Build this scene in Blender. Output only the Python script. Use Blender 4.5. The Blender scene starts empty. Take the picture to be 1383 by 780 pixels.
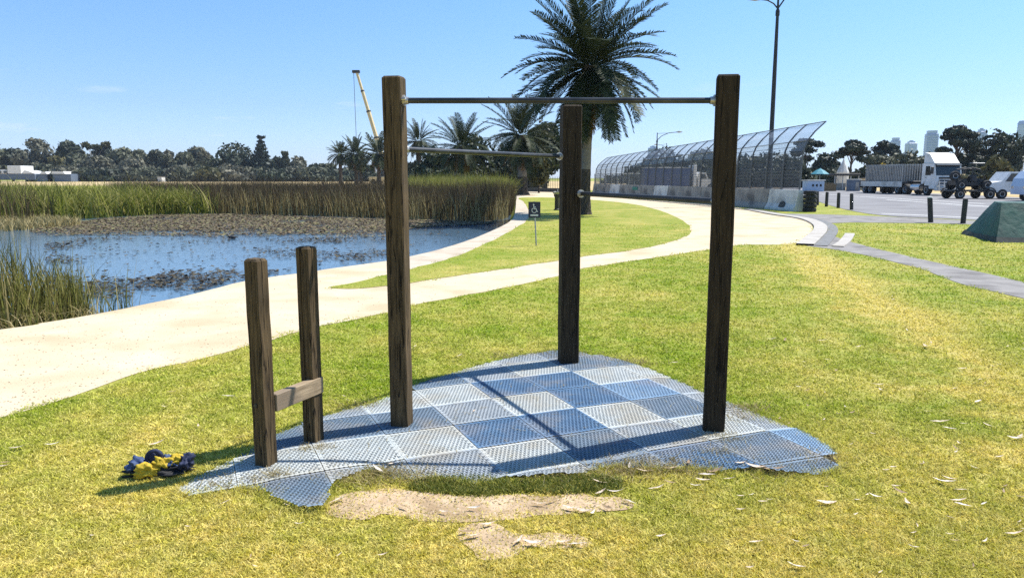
import bpy, bmesh, math, random
import numpy as np
from mathutils import Vector, Matrix, Euler, noise as mnoise
from mathutils.geometry import tessellate_polygon, delaunay_2d_cdt

S = bpy.context.scene
COL = S.collection
PI = math.pi
R = math.radians

# ------------------------------------------------------------------ camera
EYE, FPX, PITCH = 1.6, 1000.0, math.atan(0.150)
cam = bpy.data.cameras.new('camera')
cam.sensor_width = 36.0
cam.lens = 36.0 * FPX / 1383.0
cam.clip_start, cam.clip_end = 0.05, 20000
co = bpy.data.objects.new('camera', cam)
co.location = (0, 0, EYE)
co.rotation_euler = (PI / 2 - PITCH, 0, 0)
COL.objects.link(co)
S.camera = co

# ------------------------------------------------------------------ light
SUN = Vector((0.90, 0.44, 1.47)).normalized()
EL = math.asin(SUN.z)
ROT = math.atan2(SUN.x, SUN.y)
W = bpy.data.worlds.new('World')
S.world = W
W.use_nodes = True
wt = W.node_tree
wt.nodes.clear()
wo = wt.nodes.new('ShaderNodeOutputWorld')
bg = wt.nodes.new('ShaderNodeBackground')
sky = wt.nodes.new('ShaderNodeTexSky')
sky.sky_type = 'NISHITA'
sky.sun_disc = False
sky.sun_elevation = EL
sky.sun_rotation = ROT
sky.air_density = 1.15
sky.dust_density = 0.25
sky.ozone_density = 2.2
sky.altitude = 0
bg.inputs['Strength'].default_value = 0.080
# thin broken cloud low over the horizon, all the way round
tc = wt.nodes.new('ShaderNodeTexCoord')
sep = wt.nodes.new('ShaderNodeSeparateXYZ')
wt.links.new(tc.outputs['Generated'], sep.inputs[0])
mp = wt.nodes.new('ShaderNodeMapping')
mp.inputs['Scale'].default_value = (1, 1, 5)
wt.links.new(tc.outputs['Generated'], mp.inputs[0])
nz = wt.nodes.new('ShaderNodeTexNoise')
nz.inputs['Scale'].default_value = 9
nz.inputs['Detail'].default_value = 5
wt.links.new(mp.outputs[0], nz.inputs['Vector'])
cr = wt.nodes.new('ShaderNodeMapRange')
cr.inputs[1].default_value, cr.inputs[2].default_value = 0.635, 0.74
wt.links.new(nz.outputs['Fac'], cr.inputs[0])
zr = wt.nodes.new('ShaderNodeMapRange')
zr.inputs[1].default_value, zr.inputs[2].default_value = 0.13, 0.05
wt.links.new(sep.outputs['Z'], zr.inputs[0])
mul = wt.nodes.new('ShaderNodeMath'); mul.operation = 'MULTIPLY'
wt.links.new(cr.outputs[0], mul.inputs[0]); wt.links.new(zr.outputs[0], mul.inputs[1])
mu2 = wt.nodes.new('ShaderNodeMath'); mu2.operation = 'MULTIPLY'; mu2.inputs[1].default_value = 0.55
wt.links.new(mul.outputs[0], mu2.inputs[0])
mx = wt.nodes.new('ShaderNodeMix'); mx.data_type = 'RGBA'
wt.links.new(mu2.outputs[0], mx.inputs[0])
# clear bright southern sky: deeper blue than the model's, and no yellow band at the horizon
tr_ = wt.nodes.new('ShaderNodeValToRGB')
te = tr_.color_ramp.elements
te[0].position, te[0].color = 0.0, (.44, .575, .98, 1)
te[1].position, te[1].color = 0.26, (.40, .575, .69, 1)
t2 = te.new(.09); t2.color = (.39, .50, .75, 1)
wt.links.new(sep.outputs['Z'], tr_.inputs[0])
tm = wt.nodes.new('ShaderNodeMix'); tm.data_type = 'RGBA'; tm.blend_type = 'MULTIPLY'; tm.inputs[0].default_value = 1
wt.links.new(sky.outputs[0], tm.inputs[6]); wt.links.new(tr_.outputs[0], tm.inputs[7])
tg = wt.nodes.new('ShaderNodeVectorMath'); tg.operation = 'SCALE'; tg.inputs['Scale'].default_value = 2.0
wt.links.new(tm.outputs[2], tg.inputs[0])
wt.links.new(tg.outputs[0], mx.inputs[6])
mx.inputs[7].default_value = (8.0, 8.4, 8.8, 1)
wt.links.new(mx.outputs[2], bg.inputs['Color'])
wt.links.new(bg.outputs[0], wo.inputs['Surface'])

sl = bpy.data.lights.new('sun', 'SUN')
sl.energy = 5.0
sl.angle = R(0.53)
sl.color = (1.0, 0.955, 0.88)
so = bpy.data.objects.new('sun', sl)
so.rotation_euler = SUN.to_track_quat('Z', 'Y').to_euler()
so.location = (20, 10, 40)
COL.objects.link(so)

S.view_settings.view_transform = 'Standard'
S.view_settings.look = 'None'
S.view_settings.exposure = 0.65
S.view_settings.gamma = 1
S.render.engine = 'CYCLES'
S.cycles.use_denoising = False
S.cycles.sample_clamp_indirect = 4
S.cycles.max_bounces = 6
S.cycles.transparent_max_bounces = 32
S.cycles.caustics_reflective = False
S.cycles.caustics_refractive = False

# ------------------------------------------------------------------ helpers
def G(px, py, z=0.0):
    """where the line of sight of a photograph pixel meets the level z"""
    u, v = (px - 691.5) / FPX, (390 - py) / FPX
    dy = math.cos(PITCH) + v * math.sin(PITCH)
    dz = -math.sin(PITCH) + v * math.cos(PITCH)
    t = (z - EYE) / dz
    return (u * t, dy * t)

def HZ(px, py, y):
    u, v = (px - 691.5) / FPX, (390 - py) / FPX
    dy = math.cos(PITCH) + v * math.sin(PITCH)
    dz = -math.sin(PITCH) + v * math.cos(PITCH)
    t = y / dy
    return (u * t, EYE + dz * t)

def tag(o, label=None, cat=None, group=None, kind=None):
    if label: o['label'] = label
    if cat: o['category'] = cat
    if group: o['group'] = group
    if kind: o['kind'] = kind
    return o

def empty(name, loc=(0, 0, 0), rz=0.0, label=None, cat=None, group=None):
    o = bpy.data.objects.new(name, None)
    o.empty_display_size = 0.1
    o.location = loc
    o.rotation_euler = (0, 0, rz)
    COL.objects.link(o)
    return tag(o, label, cat, group)

def link(name, me, parent=None, loc=None):
    o = bpy.data.objects.new(name, me)
    COL.objects.link(o)
    if parent is not None: o.parent = parent
    if loc is not None: o.location = loc
    return o

def copy_tree(o, parent=None):
    c = o.copy(); COL.objects.link(c); c.parent = parent
    for ch in list(o.children): copy_tree(ch, c)
    return c

def npmesh(name, verts, faces, mat, tone=None, smooth=False):
    """verts (N,3), faces (M,k) of one size, tone per face or None"""
    me = bpy.data.meshes.new(name)
    verts = np.asarray(verts, np.float32); faces = np.asarray(faces, np.int32)
    M, k = faces.shape
    me.vertices.add(len(verts)); me.vertices.foreach_set('co', verts.ravel())
    me.loops.add(M * k); me.loops.foreach_set('vertex_index', faces.ravel())
    me.polygons.add(M)
    me.polygons.foreach_set('loop_start', np.arange(0, M * k, k, dtype=np.int32))
    try: me.polygons.foreach_set('loop_total', np.full(M, k, dtype=np.int32))
    except Exception: pass
    if tone is not None:
        a = me.attributes.new('tone', 'FLOAT', 'FACE')
        a.data.foreach_set('value', np.asarray(tone, np.float32))
    me.materials.append(mat)
    me.update(calc_edges=True)
    if smooth: me.polygons.foreach_set('use_smooth', np.ones(M, bool))
    return me

class MB:
    def __init__(s): s.v = []; s.f = []
    def add(s, vs, fs):
        n = len(s.v); s.v += [tuple(v) for v in vs]; s.f += [tuple(i + n for i in f) for f in fs]; return s
    def box(s, c, d, rz=0.0, rot=None, bev=0.0):
        hx, hy, hz = d[0] / 2, d[1] / 2, d[2] / 2
        m = rot if rot is not None else Matrix.Rotation(rz, 3, 'Z')
        c = Vector(c)
        if bev <= 0:
            vs = [c + m @ Vector((x * hx, y * hy, z * hz)) for x in (-1, 1) for y in (-1, 1) for z in (-1, 1)]
            return s.add(vs, [(0, 1, 3, 2), (4, 6, 7, 5), (0, 4, 5, 1), (2, 3, 7, 6), (0, 2, 6, 4), (1, 5, 7, 3)])
        b = min(bev, hx * .9, hy * .9, hz * .9)
        bm = bmesh.new()
        bmesh.ops.create_cube(bm, size=1)
        for v in bm.verts: v.co = Vector((v.co.x * 2 * hx, v.co.y * 2 * hy, v.co.z * 2 * hz))
        bmesh.ops.bevel(bm, geom=list(bm.edges), offset=b, segments=1, affect='EDGES')
        bm.verts.index_update()
        s.add([c + m @ v.co for v in bm.verts], [[v.index for v in f.verts] for f in bm.faces])
        bm.free(); return s
    def tube(s, p0, p1, r0, r1=None, n=10, cap=True):
        return s.path([p0, p1], [r0, r0 if r1 is None else r1], n, cap)
    def path(s, pts, rs, n=8, cap=True):
        pts = [Vector(p) for p in pts]
        if not hasattr(rs, '__len__'): rs = [rs] * len(pts)
        vs = []; fs = []
        prev = None
        for i, p in enumerate(pts):
            d = (pts[min(i + 1, len(pts) - 1)] - pts[max(i - 1, 0)]).normalized()
            a = prev if prev is not None else (Vector((0, 0, 1)) if abs(d.z) < .9 else Vector((1, 0, 0)))
            x = (a - d * a.dot(d)).normalized(); y = d.cross(x); prev = x
            for k in range(n):
                t = 2 * PI * k / n
                vs.append(p + (x * math.cos(t) + y * math.sin(t)) * rs[i])
        for i in range(len(pts) - 1):
            for k in range(n):
                k2 = (k + 1) % n
                fs.append((i * n + k, i * n + k2, (i + 1) * n + k2, (i + 1) * n + k))
        if cap:
            fs.append(tuple(range(n - 1, -1, -1)))
            fs.append(tuple((len(pts) - 1) * n + k for k in range(n)))
        return s.add(vs, fs)
    def prism(s, poly, z0, z1, tr=None):
        """poly in xy, extruded along z; tr maps a Vector"""
        n = len(poly)
        vs = [Vector((x, y, z0)) for x, y in poly] + [Vector((x, y, z1)) for x, y in poly]
        if tr: vs = [tr(v) for v in vs]
        fs = [(i, (i + 1) % n, n + (i + 1) % n, n + i) for i in range(n)]
        for t in tessellate_polygon([[Vector((x, y, 0)) for x, y in poly]]):
            fs.append(tuple(t)[::-1]); fs.append(tuple(n + i for i in t))
        return s.add(vs, fs)
    def lathe(s, prof, n=20, c=(0, 0, 0), tr=None):
        vs = []; fs = []
        for r, z in prof:
            for k in range(n):
                t = 2 * PI * k / n
                v = Vector((r * math.cos(t), r * math.sin(t), z))
                if tr: v = tr(v)
                vs.append(v + Vector(c))
        for i in range(len(prof) - 1):
            for k in range(n):
                k2 = (k + 1) % n
                fs.append((i * n + k, i * n + k2, (i + 1) * n + k2, (i + 1) * n + k))
        fs.append(tuple(range(n - 1, -1, -1)))
        fs.append(tuple((len(prof) - 1) * n + k for k in range(n)))
        return s.add(vs, fs)
    def mesh(s, name, mat, smooth=False, fix=True):
        me = bpy.data.meshes.new(name)
        me.from_pydata(s.v, [], s.f)
        if fix:
            bm = bmesh.new(); bm.from_mesh(me)
            bmesh.ops.recalc_face_normals(bm, faces=bm.faces)
            bm.to_mesh(me); bm.free()
        me.materials.append(mat)
        if smooth:
            me.polygons.foreach_set('use_smooth', np.ones(len(me.polygons), bool))
            try: me.set_sharp_from_angle(angle=R(40))
            except Exception: pass
        return me
    def build(s, name, mat, parent=None, smooth=False, loc=None, label=None):
        o = link(name, s.mesh(name, mat, smooth), parent, loc)
        if label: o['label'] = label
        return o

def wheel_tr(cx, cy, cz, axis='y'):
    def f(v):
        if axis == 'y': return Vector((cx + v.x, cy + v.z, cz + v.y))
        return Vector((cx + v.z, cy + v.x, cz + v.y))
    return f

def catmull(pts, k=8, closed=False):
    pts = [Vector((p[0], p[1], 0)) for p in pts]; n = len(pts); out = []
    rng = range(n if closed else n - 1)
    for i in rng:
        if closed: p = [pts[(i + j) % n] for j in (-1, 0, 1, 2)]
        else: p = [pts[max(i - 1, 0)], pts[i], pts[i + 1], pts[min(i + 2, n - 1)]]
        for q in range(k):
            t = q / k
            v = .5 * ((2 * p[1]) + (p[2] - p[0]) * t + (2 * p[0] - 5 * p[1] + 4 * p[2] - p[3]) * t * t + (3 * p[1] - p[0] - 3 * p[2] + p[3]) * t ** 3)
            out.append((v.x, v.y))
    if not closed: out.append((pts[-1].x, pts[-1].y))
    return out

def inpoly(P, poly):
    P = np.asarray(P); x, y = P[:, 0], P[:, 1]; c = np.zeros(len(P), bool)
    q = np.asarray(poly); n = len(q); j = n - 1
    for i in range(n):
        xi, yi, xj, yj = q[i, 0], q[i, 1], q[j, 0], q[j, 1]
        if yi != yj:
            m = ((yi > y) != (yj > y)) & (x < (xj - xi) * (y - yi) / (yj - yi) + xi)
            c ^= m
        j = i
    return c

def distpoly(P, poly):
    P = np.asarray(P, float); q = np.asarray(poly, float); d = np.full(len(P), 1e9)
    for i in range(len(q)):
        a = q[i]; b = q[(i + 1) % len(q)]; ab = b - a; L = (ab ** 2).sum()
        if L < 1e-12: continue
        t = np.clip(((P - a) @ ab) / L, 0, 1)
        d = np.minimum(d, np.hypot(*(P - a - t[:, None] * ab).T))
    return d

def sheet(name, poly, z, mat, grid=0.0):
    me = bpy.data.meshes.new(name)
    vs = [(x, y, z) for x, y in poly]
    r = delaunay_2d_cdt([Vector(p) for p in poly], [], [list(range(len(poly)))], 1, 1e-6)
    me.from_pydata([(v.x, v.y, z) for v in r[0]], [], [tuple(f) for f in r[2]])
    bm = bmesh.new(); bm.from_mesh(me)
    for f in bm.faces:
        if f.normal.z < 0: f.normal_flip()
    bm.to_mesh(me); bm.free()
    me.materials.append(mat)
    o = link(name, me)
    o['kind'] = 'structure'
    return o

def jit(poly, a, f, seed=0):
    out = []
    for x, y in poly:
        n = mnoise.noise_vector(Vector((x * f, y * f, seed * 7.3)))
        out.append((x + n.x * a, y + n.y * a))
    return out

# ------------------------------------------------------------------ materials
def nmat(name):
    m = bpy.data.materials.new(name); m.use_nodes = True
    return m, m.node_tree.nodes, m.node_tree.links, m.node_tree.nodes['Principled BSDF']

def surf(name, c1, c2=None, rough=.7, scale=6, stretch=(1, 1, 1), bump=0.0, bscale=None, metal=0.0, spec=.5, det=6, c3=None, s3=.8, dist=.01, lo=.35, hi=.65):
    """two-colour grained surface with relief"""
    m, N, L, b = nmat(name)
    b.inputs['Roughness'].default_value = rough
    b.inputs['Metallic'].default_value = metal
    b.inputs['Specular IOR Level'].default_value = spec
    c2 = c2 or c1
    t = N.new('ShaderNodeTexCoord'); mp = N.new('ShaderNodeMapping')
    mp.inputs['Scale'].default_value = stretch
    L.new(t.outputs['Object'], mp.inputs[0])
    n = N.new('ShaderNodeTexNoise'); n.inputs['Scale'].default_value = scale; n.inputs['Detail'].default_value = det
    n.inputs['Roughness'].default_value = .62
    L.new(mp.outputs[0], n.inputs['Vector'])
    mr = N.new('ShaderNodeMapRange'); mr.inputs[1].default_value = lo; mr.inputs[2].default_value = hi
    L.new(n.outputs['Fac'], mr.inputs[0])
    mix = N.new('ShaderNodeMix'); mix.data_type = 'RGBA'
    mix.inputs[6].default_value = (*c1, 1); mix.inputs[7].default_value = (*c2, 1)
    L.new(mr.outputs[0], mix.inputs[0])
    out = mix.outputs[2]
    if c3 is not None:
        n3 = N.new('ShaderNodeTexNoise'); n3.inputs['Scale'].default_value = s3; n3.inputs['Detail'].default_value = 5
        L.new(t.outputs['Object'], n3.inputs['Vector'])
        m3 = N.new('ShaderNodeMapRange'); m3.inputs[1].default_value = .48; m3.inputs[2].default_value = .66
        L.new(n3.outputs['Fac'], m3.inputs[0])
        x3 = N.new('ShaderNodeMix'); x3.data_type = 'RGBA'; x3.inputs[7].default_value = (*c3, 1)
        L.new(m3.outputs[0], x3.inputs[0]); L.new(out, x3.inputs[6]); out = x3.outputs[2]
    L.new(out, b.inputs['Base Color'])
    if bump:
        nb = n
        if bscale:
            nb = N.new('ShaderNodeTexNoise'); nb.inputs['Scale'].default_value = bscale; nb.inputs['Detail'].default_value = 4
            L.new(mp.outputs[0], nb.inputs['Vector'])
        bp = N.new('ShaderNodeBump'); bp.inputs['Strength'].default_value = bump; bp.inputs['Distance'].default_value = dist
        L.new(nb.outputs['Fac'], bp.inputs['Height']); L.new(bp.outputs[0], b.inputs['Normal'])
    return m

def leafmat(name, cols, trans=.25, rough=.6, spec=.3):
    """foliage: colour picked along 'tone' (one value per leaf), partly translucent"""
    m, N, L, b = nmat(name)
    a = N.new('ShaderNodeAttribute'); a.attribute_name = 'tone'
    r = N.new('ShaderNodeValToRGB')
    e = r.color_ramp.elements
    e[0].position = 0; e[0].color = (*cols[0], 1); e[1].position = 1; e[1].color = (*cols[-1], 1)
    for i, c in enumerate(cols[1:-1]):
        q = e.new((i + 1) / (len(cols) - 1)); q.color = (*c, 1)
    L.new(a.outputs['Fac'], r.inputs[0])
    L.new(r.outputs[0], b.inputs['Base Color'])
    b.inputs['Roughness'].default_value = rough
    b.inputs['Specular IOR Level'].default_value = spec
    tr = N.new('ShaderNodeBsdfTranslucent'); L.new(r.outputs[0], tr.inputs[0])
    ms = N.new('ShaderNodeMixShader'); ms.inputs[0].default_value = trans
    L.new(b.outputs[0], ms.inputs[1]); L.new(tr.outputs[0], ms.inputs[2])
    L.new(ms.outputs[0], N['Material Output'].inputs['Surface'])
    return m

def lawn_group():
    """colour of the turf from where it lies: green, yellowed and straw patches, one worn dry strip"""
    g = bpy.data.node_groups.new('lawn_colour', 'ShaderNodeTree')
    g.interface.new_socket('Color', in_out='OUTPUT', socket_type='NodeSocketColor')
    N, L = g.nodes, g.links
    out = N.new('NodeGroupOutput'); geo = N.new('ShaderNodeNewGeometry')
    P = geo.outputs['Position']
    def noise(sc, det=4, st=(1, 1, 1)):
        mp = N.new('ShaderNodeMapping'); mp.inputs['Scale'].default_value = st
        L.new(P, mp.inputs[0])
        n = N.new('ShaderNodeTexNoise'); n.inputs['Scale'].default_value = sc; n.inputs['Detail'].default_value = det
        L.new(mp.outputs[0], n.inputs['Vector']); return n.outputs['Fac']
    def rng(v, a, b, c=0, d=1):
        m = N.new('ShaderNodeMapRange'); m.inputs[1].default_value = a; m.inputs[2].default_value = b
        m.inputs[3].default_value = c; m.inputs[4].default_value = d
        L.new(v, m.inputs[0]); return m.outputs[0]
    def math_(op, a, b):
        m = N.new('ShaderNodeMath'); m.operation = op
        for i, q in enumerate((a, b)):
            if isinstance(q, (int, float)): m.inputs[i].default_value = q
            else: L.new(q, m.inputs[i])
        return m.outputs[0]
    def mix(f, a, b):
        m = N.new('ShaderNodeMix'); m.data_type = 'RGBA'; L.new(f, m.inputs[0])
        for i, q in ((6, a), (7, b)):
            if isinstance(q, tuple): m.inputs[i].default_value = (*q, 1)
            else: L.new(q, m.inputs[i])
        return m.outputs[2]
    sp = N.new('ShaderNodeSeparateXYZ'); L.new(P, sp.inputs[0])
    big = noise(.55, 4); mid = noise(2.3, 5); fine = noise(14, 4); vfine = noise(70, 3)
    # dryness: blotches, the trampled foreground and the worn strip on the right
    near = rng(sp.outputs['Y'], 5.0, 3.0)
    dry = math_('ADD', rng(big, .42, .72, 0, .60), rng(mid, .40, .72, 0, .45))
    dry = math_('ADD', dry, math_('MULTIPLY', near, .72))
    a = Vector((6.3, 16.2)); bb = Vector((3.9, 5.6)); d = (bb - a).normalized(); nn = Vector((-d.y, d.x))
    dt = N.new('ShaderNodeVectorMath'); dt.operation = 'DOT_PRODUCT'
    L.new(P, dt.inputs[0]); dt.inputs[1].default_value = (nn.x, nn.y, 0)
    off = math_('ABSOLUTE', math_('ADD', math_('SUBTRACT', dt.outputs['Value'], nn.dot(a)), math_('MULTIPLY', math_('SUBTRACT', mid, .5), .9)), 0)
    strip = rng(off, .75, .05, 0, .75)
    dry = math_('MINIMUM', math_('ADD', dry, strip), 1.0)
    g1 = mix(rng(fine, .35, .65), (.215, .32, .013), (.35, .425, .026))
    y1 = mix(rng(fine, .35, .65), (.58, .505, .085), (.74, .63, .20))
    c = mix(dry, g1, y1)
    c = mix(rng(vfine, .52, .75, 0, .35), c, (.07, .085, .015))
    L.new(c, out.inputs[0])
    return g
LAWN = lawn_group()

def lawn_mat(name, blades):
    m, N, L, b = nmat(name)
    g = N.new('ShaderNodeGroup'); g.node_tree = LAWN
    col = g.outputs[0]
    if blades:
        a = N.new('ShaderNodeAttribute'); a.attribute_name = 'tone'
        hs = N.new('ShaderNodeHueSaturation')
        mr = N.new('ShaderNodeMapRange'); mr.inputs[3].default_value = .5; mr.inputs[4].default_value = 1.75
        L.new(a.outputs['Fac'], mr.inputs[0]); L.new(mr.outputs[0], hs.inputs['Value'])
        L.new(col, hs.inputs['Color'])
        mx = N.new('ShaderNodeMix'); mx.data_type = 'RGBA'
        m2 = N.new('ShaderNodeMapRange'); m2.inputs[1].default_value = .80; m2.inputs[2].default_value = .86; m2.inputs[4].default_value = .6
        L.new(a.outputs['Fac'], m2.inputs[0]); L.new(m2.outputs[0], mx.inputs[0])
        L.new(hs.outputs[0], mx.inputs[6]); mx.inputs[7].default_value = (.68, .58, .27, 1)
        col = mx.outputs[2]
        tr = N.new('ShaderNodeBsdfTranslucent'); L.new(col, tr.inputs[0])
        ms = N.new('ShaderNodeMixShader'); ms.inputs[0].default_value = .38
        L.new(b.outputs[0], ms.inputs[1]); L.new(tr.outputs[0], ms.inputs[2])
        L.new(ms.outputs[0], N['Material Output'].inputs['Surface'])
    else:
        t = N.new('ShaderNodeNewGeometry')
        n = N.new('ShaderNodeTexNoise'); n.inputs['Scale'].default_value = 22; n.inputs['Detail'].default_value = 6
        L.new(t.outputs['Position'], n.inputs['Vector'])
        bp = N.new('ShaderNodeBump'); bp.inputs['Strength'].default_value = .9; bp.inputs['Distance'].default_value = .03
        L.new(n.outputs['Fac'], bp.inputs['Height']); L.new(bp.outputs[0], b.inputs['Normal'])
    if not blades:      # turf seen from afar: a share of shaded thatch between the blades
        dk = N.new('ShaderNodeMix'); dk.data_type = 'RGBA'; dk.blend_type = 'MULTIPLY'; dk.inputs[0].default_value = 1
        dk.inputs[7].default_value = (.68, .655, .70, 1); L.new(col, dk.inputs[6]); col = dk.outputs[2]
    L.new(col, b.inputs['Base Color'])
    b.inputs['Roughness'].default_value = .75
    b.inputs['Specular IOR Level'].default_value = .2
    return m

M = {}
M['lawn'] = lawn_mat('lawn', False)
M['blades'] = lawn_mat('grass_blades', True)
M['sand'] = surf('compacted_sand', (.545, .447, .307), (.605, .515, .37), .9, 1.3, bump=.35, bscale=60, c3=(.485, .385, .25), s3=.9, spec=.15)
M['concrete_path'] = surf('path_concrete', (.47, .40, .31), (.53, .465, .375), .85, 3, bump=.2, bscale=80, c3=(.41, .34, .255), s3=1.2, spec=.2)
M['soil'] = surf('bare_soil', (.42, .30, .185), (.55, .42, .28), .95, 9, bump=.8, bscale=45, c3=(.33, .235, .14), s3=4, spec=.1)
M['dark_soil'] = surf('dark_bed_soil', (.035, .03, .025), (.06, .05, .035), .95, 20, bump=.5, spec=.1)
M['asphalt'] = surf('road_asphalt', (.20, .195, .20), (.245, .24, .245), .9, .6, bump=.2, bscale=90, c3=(.17, .165, .17), s3=.25, spec=.25)
M['old_asphalt'] = surf('old_asphalt', (.22, .21, .205), (.29, .275, .26), .9, 3, bump=.5, bscale=70, c3=(.16, .15, .145), s3=1.4, spec=.2)
M['kerb'] = surf('kerb_concrete', (.36, .335, .30), (.47, .44, .395), .85, 5, bump=.3, bscale=60, c3=(.35, .32, .28), s3=1.5)
M['drain'] = surf('drain_channel', (.12, .12, .12), (.2, .2, .2), .8, 8)
M['line'] = surf('line_paint', (.62, .62, .60), (.75, .75, .73), .7, 9)
M['dry_field'] = surf('dry_field', (.42, .31, .15), (.55, .43, .24), .95, .06, spec=.1)
def wood_mat(name, c1, c2, c3):
    m = surf(name, c1, c2, .78, 7, (9, 9, .7), bump=.55, dist=.005, c3=c3, s3=2.2, spec=.2)
    N, L = m.node_tree.nodes, m.node_tree.links; b = N['Principled BSDF']
    t = N.new('ShaderNodeTexCoord'); mp = N.new('ShaderNodeMapping'); mp.inputs['Scale'].default_value = (1, 1, .045)
    L.new(t.outputs['Object'], mp.inputs[0])
    n = N.new('ShaderNodeTexNoise'); n.inputs['Scale'].default_value = 26; n.inputs['Detail'].default_value = 3; n.inputs['Distortion'].default_value = .3
    L.new(mp.outputs[0], n.inputs['Vector'])
    su = N.new('ShaderNodeMath'); su.operation = 'SUBTRACT'; su.inputs[1].default_value = .54; L.new(n.outputs['Fac'], su.inputs[0])
    ab = N.new('ShaderNodeMath'); ab.operation = 'ABSOLUTE'; L.new(su.outputs[0], ab.inputs[0])
    mr = N.new('ShaderNodeMapRange'); mr.inputs[1].default_value = .004; mr.inputs[2].default_value = .016; L.new(ab.outputs[0], mr.inputs[0])
    old = b.inputs['Base Color'].links[0].from_socket
    mx = N.new('ShaderNodeMix'); mx.data_type = 'RGBA'; mx.inputs[6].default_value = (.012, .009, .006, 1)
    L.new(mr.outputs[0], mx.inputs[0]); L.new(old, mx.inputs[7]); L.new(mx.outputs[2], b.inputs['Base Color'])
    bo = b.inputs['Normal'].links[0].from_socket
    bp = N.new('ShaderNodeBump'); bp.inputs['Strength'].default_value = 1; bp.inputs['Distance'].default_value = .006
    L.new(mr.outputs[0], bp.inputs['Height']); L.new(bo, bp.inputs['Normal']); L.new(bp.outputs[0], b.inputs['Normal'])
    return m
M['wood'] = wood_mat('shaded_weathered_timber', (.020, .014, .009), (.058, .041, .023), (.034, .025, .016))  # darker copy for right and rear posts, their shade put into the colour
M['wood_brown'] = wood_mat('sunlit_brown_post_timber', (.042, .029, .015), (.140, .097, .050), (.072, .052, .030))  # browner wood of the short posts, reused lighter for the left post's sunlit side
M['endgrain'] = M['wood']
M['rail_wood'] = surf('weathered_rail_timber', (.20, .145, .085), (.40, .30, .19), .75, 7, (9, .8, 9), bump=.5, dist=.004, c3=(.2, .15, .1), s3=3)
M['steel'] = surf('worn_dark_steel', (.016, .017, .02), (.04, .042, .047), .36, 12, metal=.3, c3=(.07, .07, .07), s3=4)
M['galv'] = surf('galvanised_steel', (.30, .31, .32), (.42, .43, .44), .5, 15, metal=.6)
M['dull_steel'] = surf('dull_fence_steel', (.09, .095, .105), (.15, .155, .165), .55, 15, metal=.3)
M['bolt'] = surf('bolt_steel', (.42, .40, .37), (.55, .53, .5), .4, 30, metal=.8)
M['black'] = surf('black_paint', (.018, .018, .02), (.035, .034, .034), .55, 9)
M['black_wood'] = surf('black_bollard_timber', (.016, .015, .015), (.045, .042, .04), .7, 8, (6, 6, .8), bump=.3)
M['white'] = surf('white_paint', (.70, .70, .69), (.80, .80, .79), .45, 4, c3=(.6, .6, .58), s3=1.3)
M['offwhite'] = surf('weathered_white', (.52, .52, .50), (.68, .68, .66), .7, 3, c3=(.42, .42, .4), s3=1)
M['glass'] = surf('dark_glass', (.012, .016, .02), (.02, .026, .032), .08, 3, spec=.8)
M['rubber'] = surf('tyre_rubber', (.015, .015, .015), (.03, .03, .03), .8, 10)
M['chrome'] = surf('bright_metal', (.55, .56, .57), (.65, .65, .66), .28, 10, metal=.9)
M['chassis'] = surf('chassis_grey', (.03, .03, .032), (.06, .06, .06), .7, 8)
M['barrier'] = surf('barrier_concrete', (.27, .255, .235), (.39, .37, .335), .9, 2.2, bump=.3, bscale=30, c3=(.15, .14, .13), s3=1.1)
M['barrier_white'] = surf('barrier_whitewashed', (.62, .62, .60), (.74, .74, .72), .85, 3, c3=(.45, .44, .42), s3=1.4)
M['teal'] = surf('teal_print', (.01, .17, .14), (.02, .24, .2), .7, 6)
M['tarp'] = surf('green_tarpaulin', (.004, .058, .044), (.007, .085, .064), .65, 3, bump=.4, bscale=5, dist=.05, c3=(.004, .046, .038), s3=2)
M['tarp_skirt'] = surf('grey_skirt', (.03, .035, .035), (.06, .065, .062), .8, 8, bump=.4)
M['navy_sign'] = surf('navy_sign_face', (.006, .010, .035), (.010, .016, .05), .4, 5)
M['bark'] = surf('dark_bark', (.055, .042, .032), (.12, .095, .075), .95, 6, (3, 3, .8), bump=.8, dist=.05)
M['pale_bark'] = surf('pale_gum_bark', (.22, .19, .16), (.38, .34, .29), .9, 3, (3, 3, .6), bump=.4, dist=.03)
M['palm_trunk'] = surf('palm_trunk_rough', (.035, .027, .02), (.105, .082, .06), .95, 9, (2, 2, 1), bump=1, dist=.06)
M['palm_smooth'] = surf('palm_trunk_smooth', (.16, .135, .11), (.25, .22, .18), .9, 8, (1, 1, 3), bump=.5, dist=.02)
M['frond'] = leafmat('palm_frond', [(.014, .024, .014), (.034, .050, .022), (.075, .086, .038)], .12, .55, .12)
M['frond_dead'] = leafmat('palm_frond_dead', [(.07, .042, .018), (.14, .088, .038), (.21, .14, .062)], .15, .9, .05)
M['gum'] = leafmat('gum_foliage', [(.045, .055, .035), (.09, .10, .06), (.16, .16, .095)], .2)
M['gum_grey'] = leafmat('grey_gum_foliage', [(.065, .07, .05), (.12, .122, .085), (.21, .195, .13)], .2)
M['dark_leaf'] = leafmat('dark_foliage', [(.016, .026, .016), (.034, .048, .027), (.065, .08, .042)], .15)
M['olive_leaf'] = leafmat('olive_foliage', [(.04, .045, .015), (.085, .085, .03), (.15, .13, .05)], .25)
M['yellow_leaf'] = leafmat('yellow_foliage', [(.18, .13, .02), (.38, .28, .05), (.5, .4, .1)], .3)
M['pine_leaf'] = leafmat('pine_foliage', [(.013, .024, .019), (.028, .044, .032), (.05, .07, .046)], .1)
M['reed_brown'] = leafmat('brown_reed', [(.032, .022, .012), (.070, .048, .025), (.125, .088, .048), (.11, .095, .035)], .3)
M['reed_green'] = leafmat('green_reed', [(.06, .065, .012), (.15, .175, .022), (.27, .28, .045), (.36, .31, .11)], .35)
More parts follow.
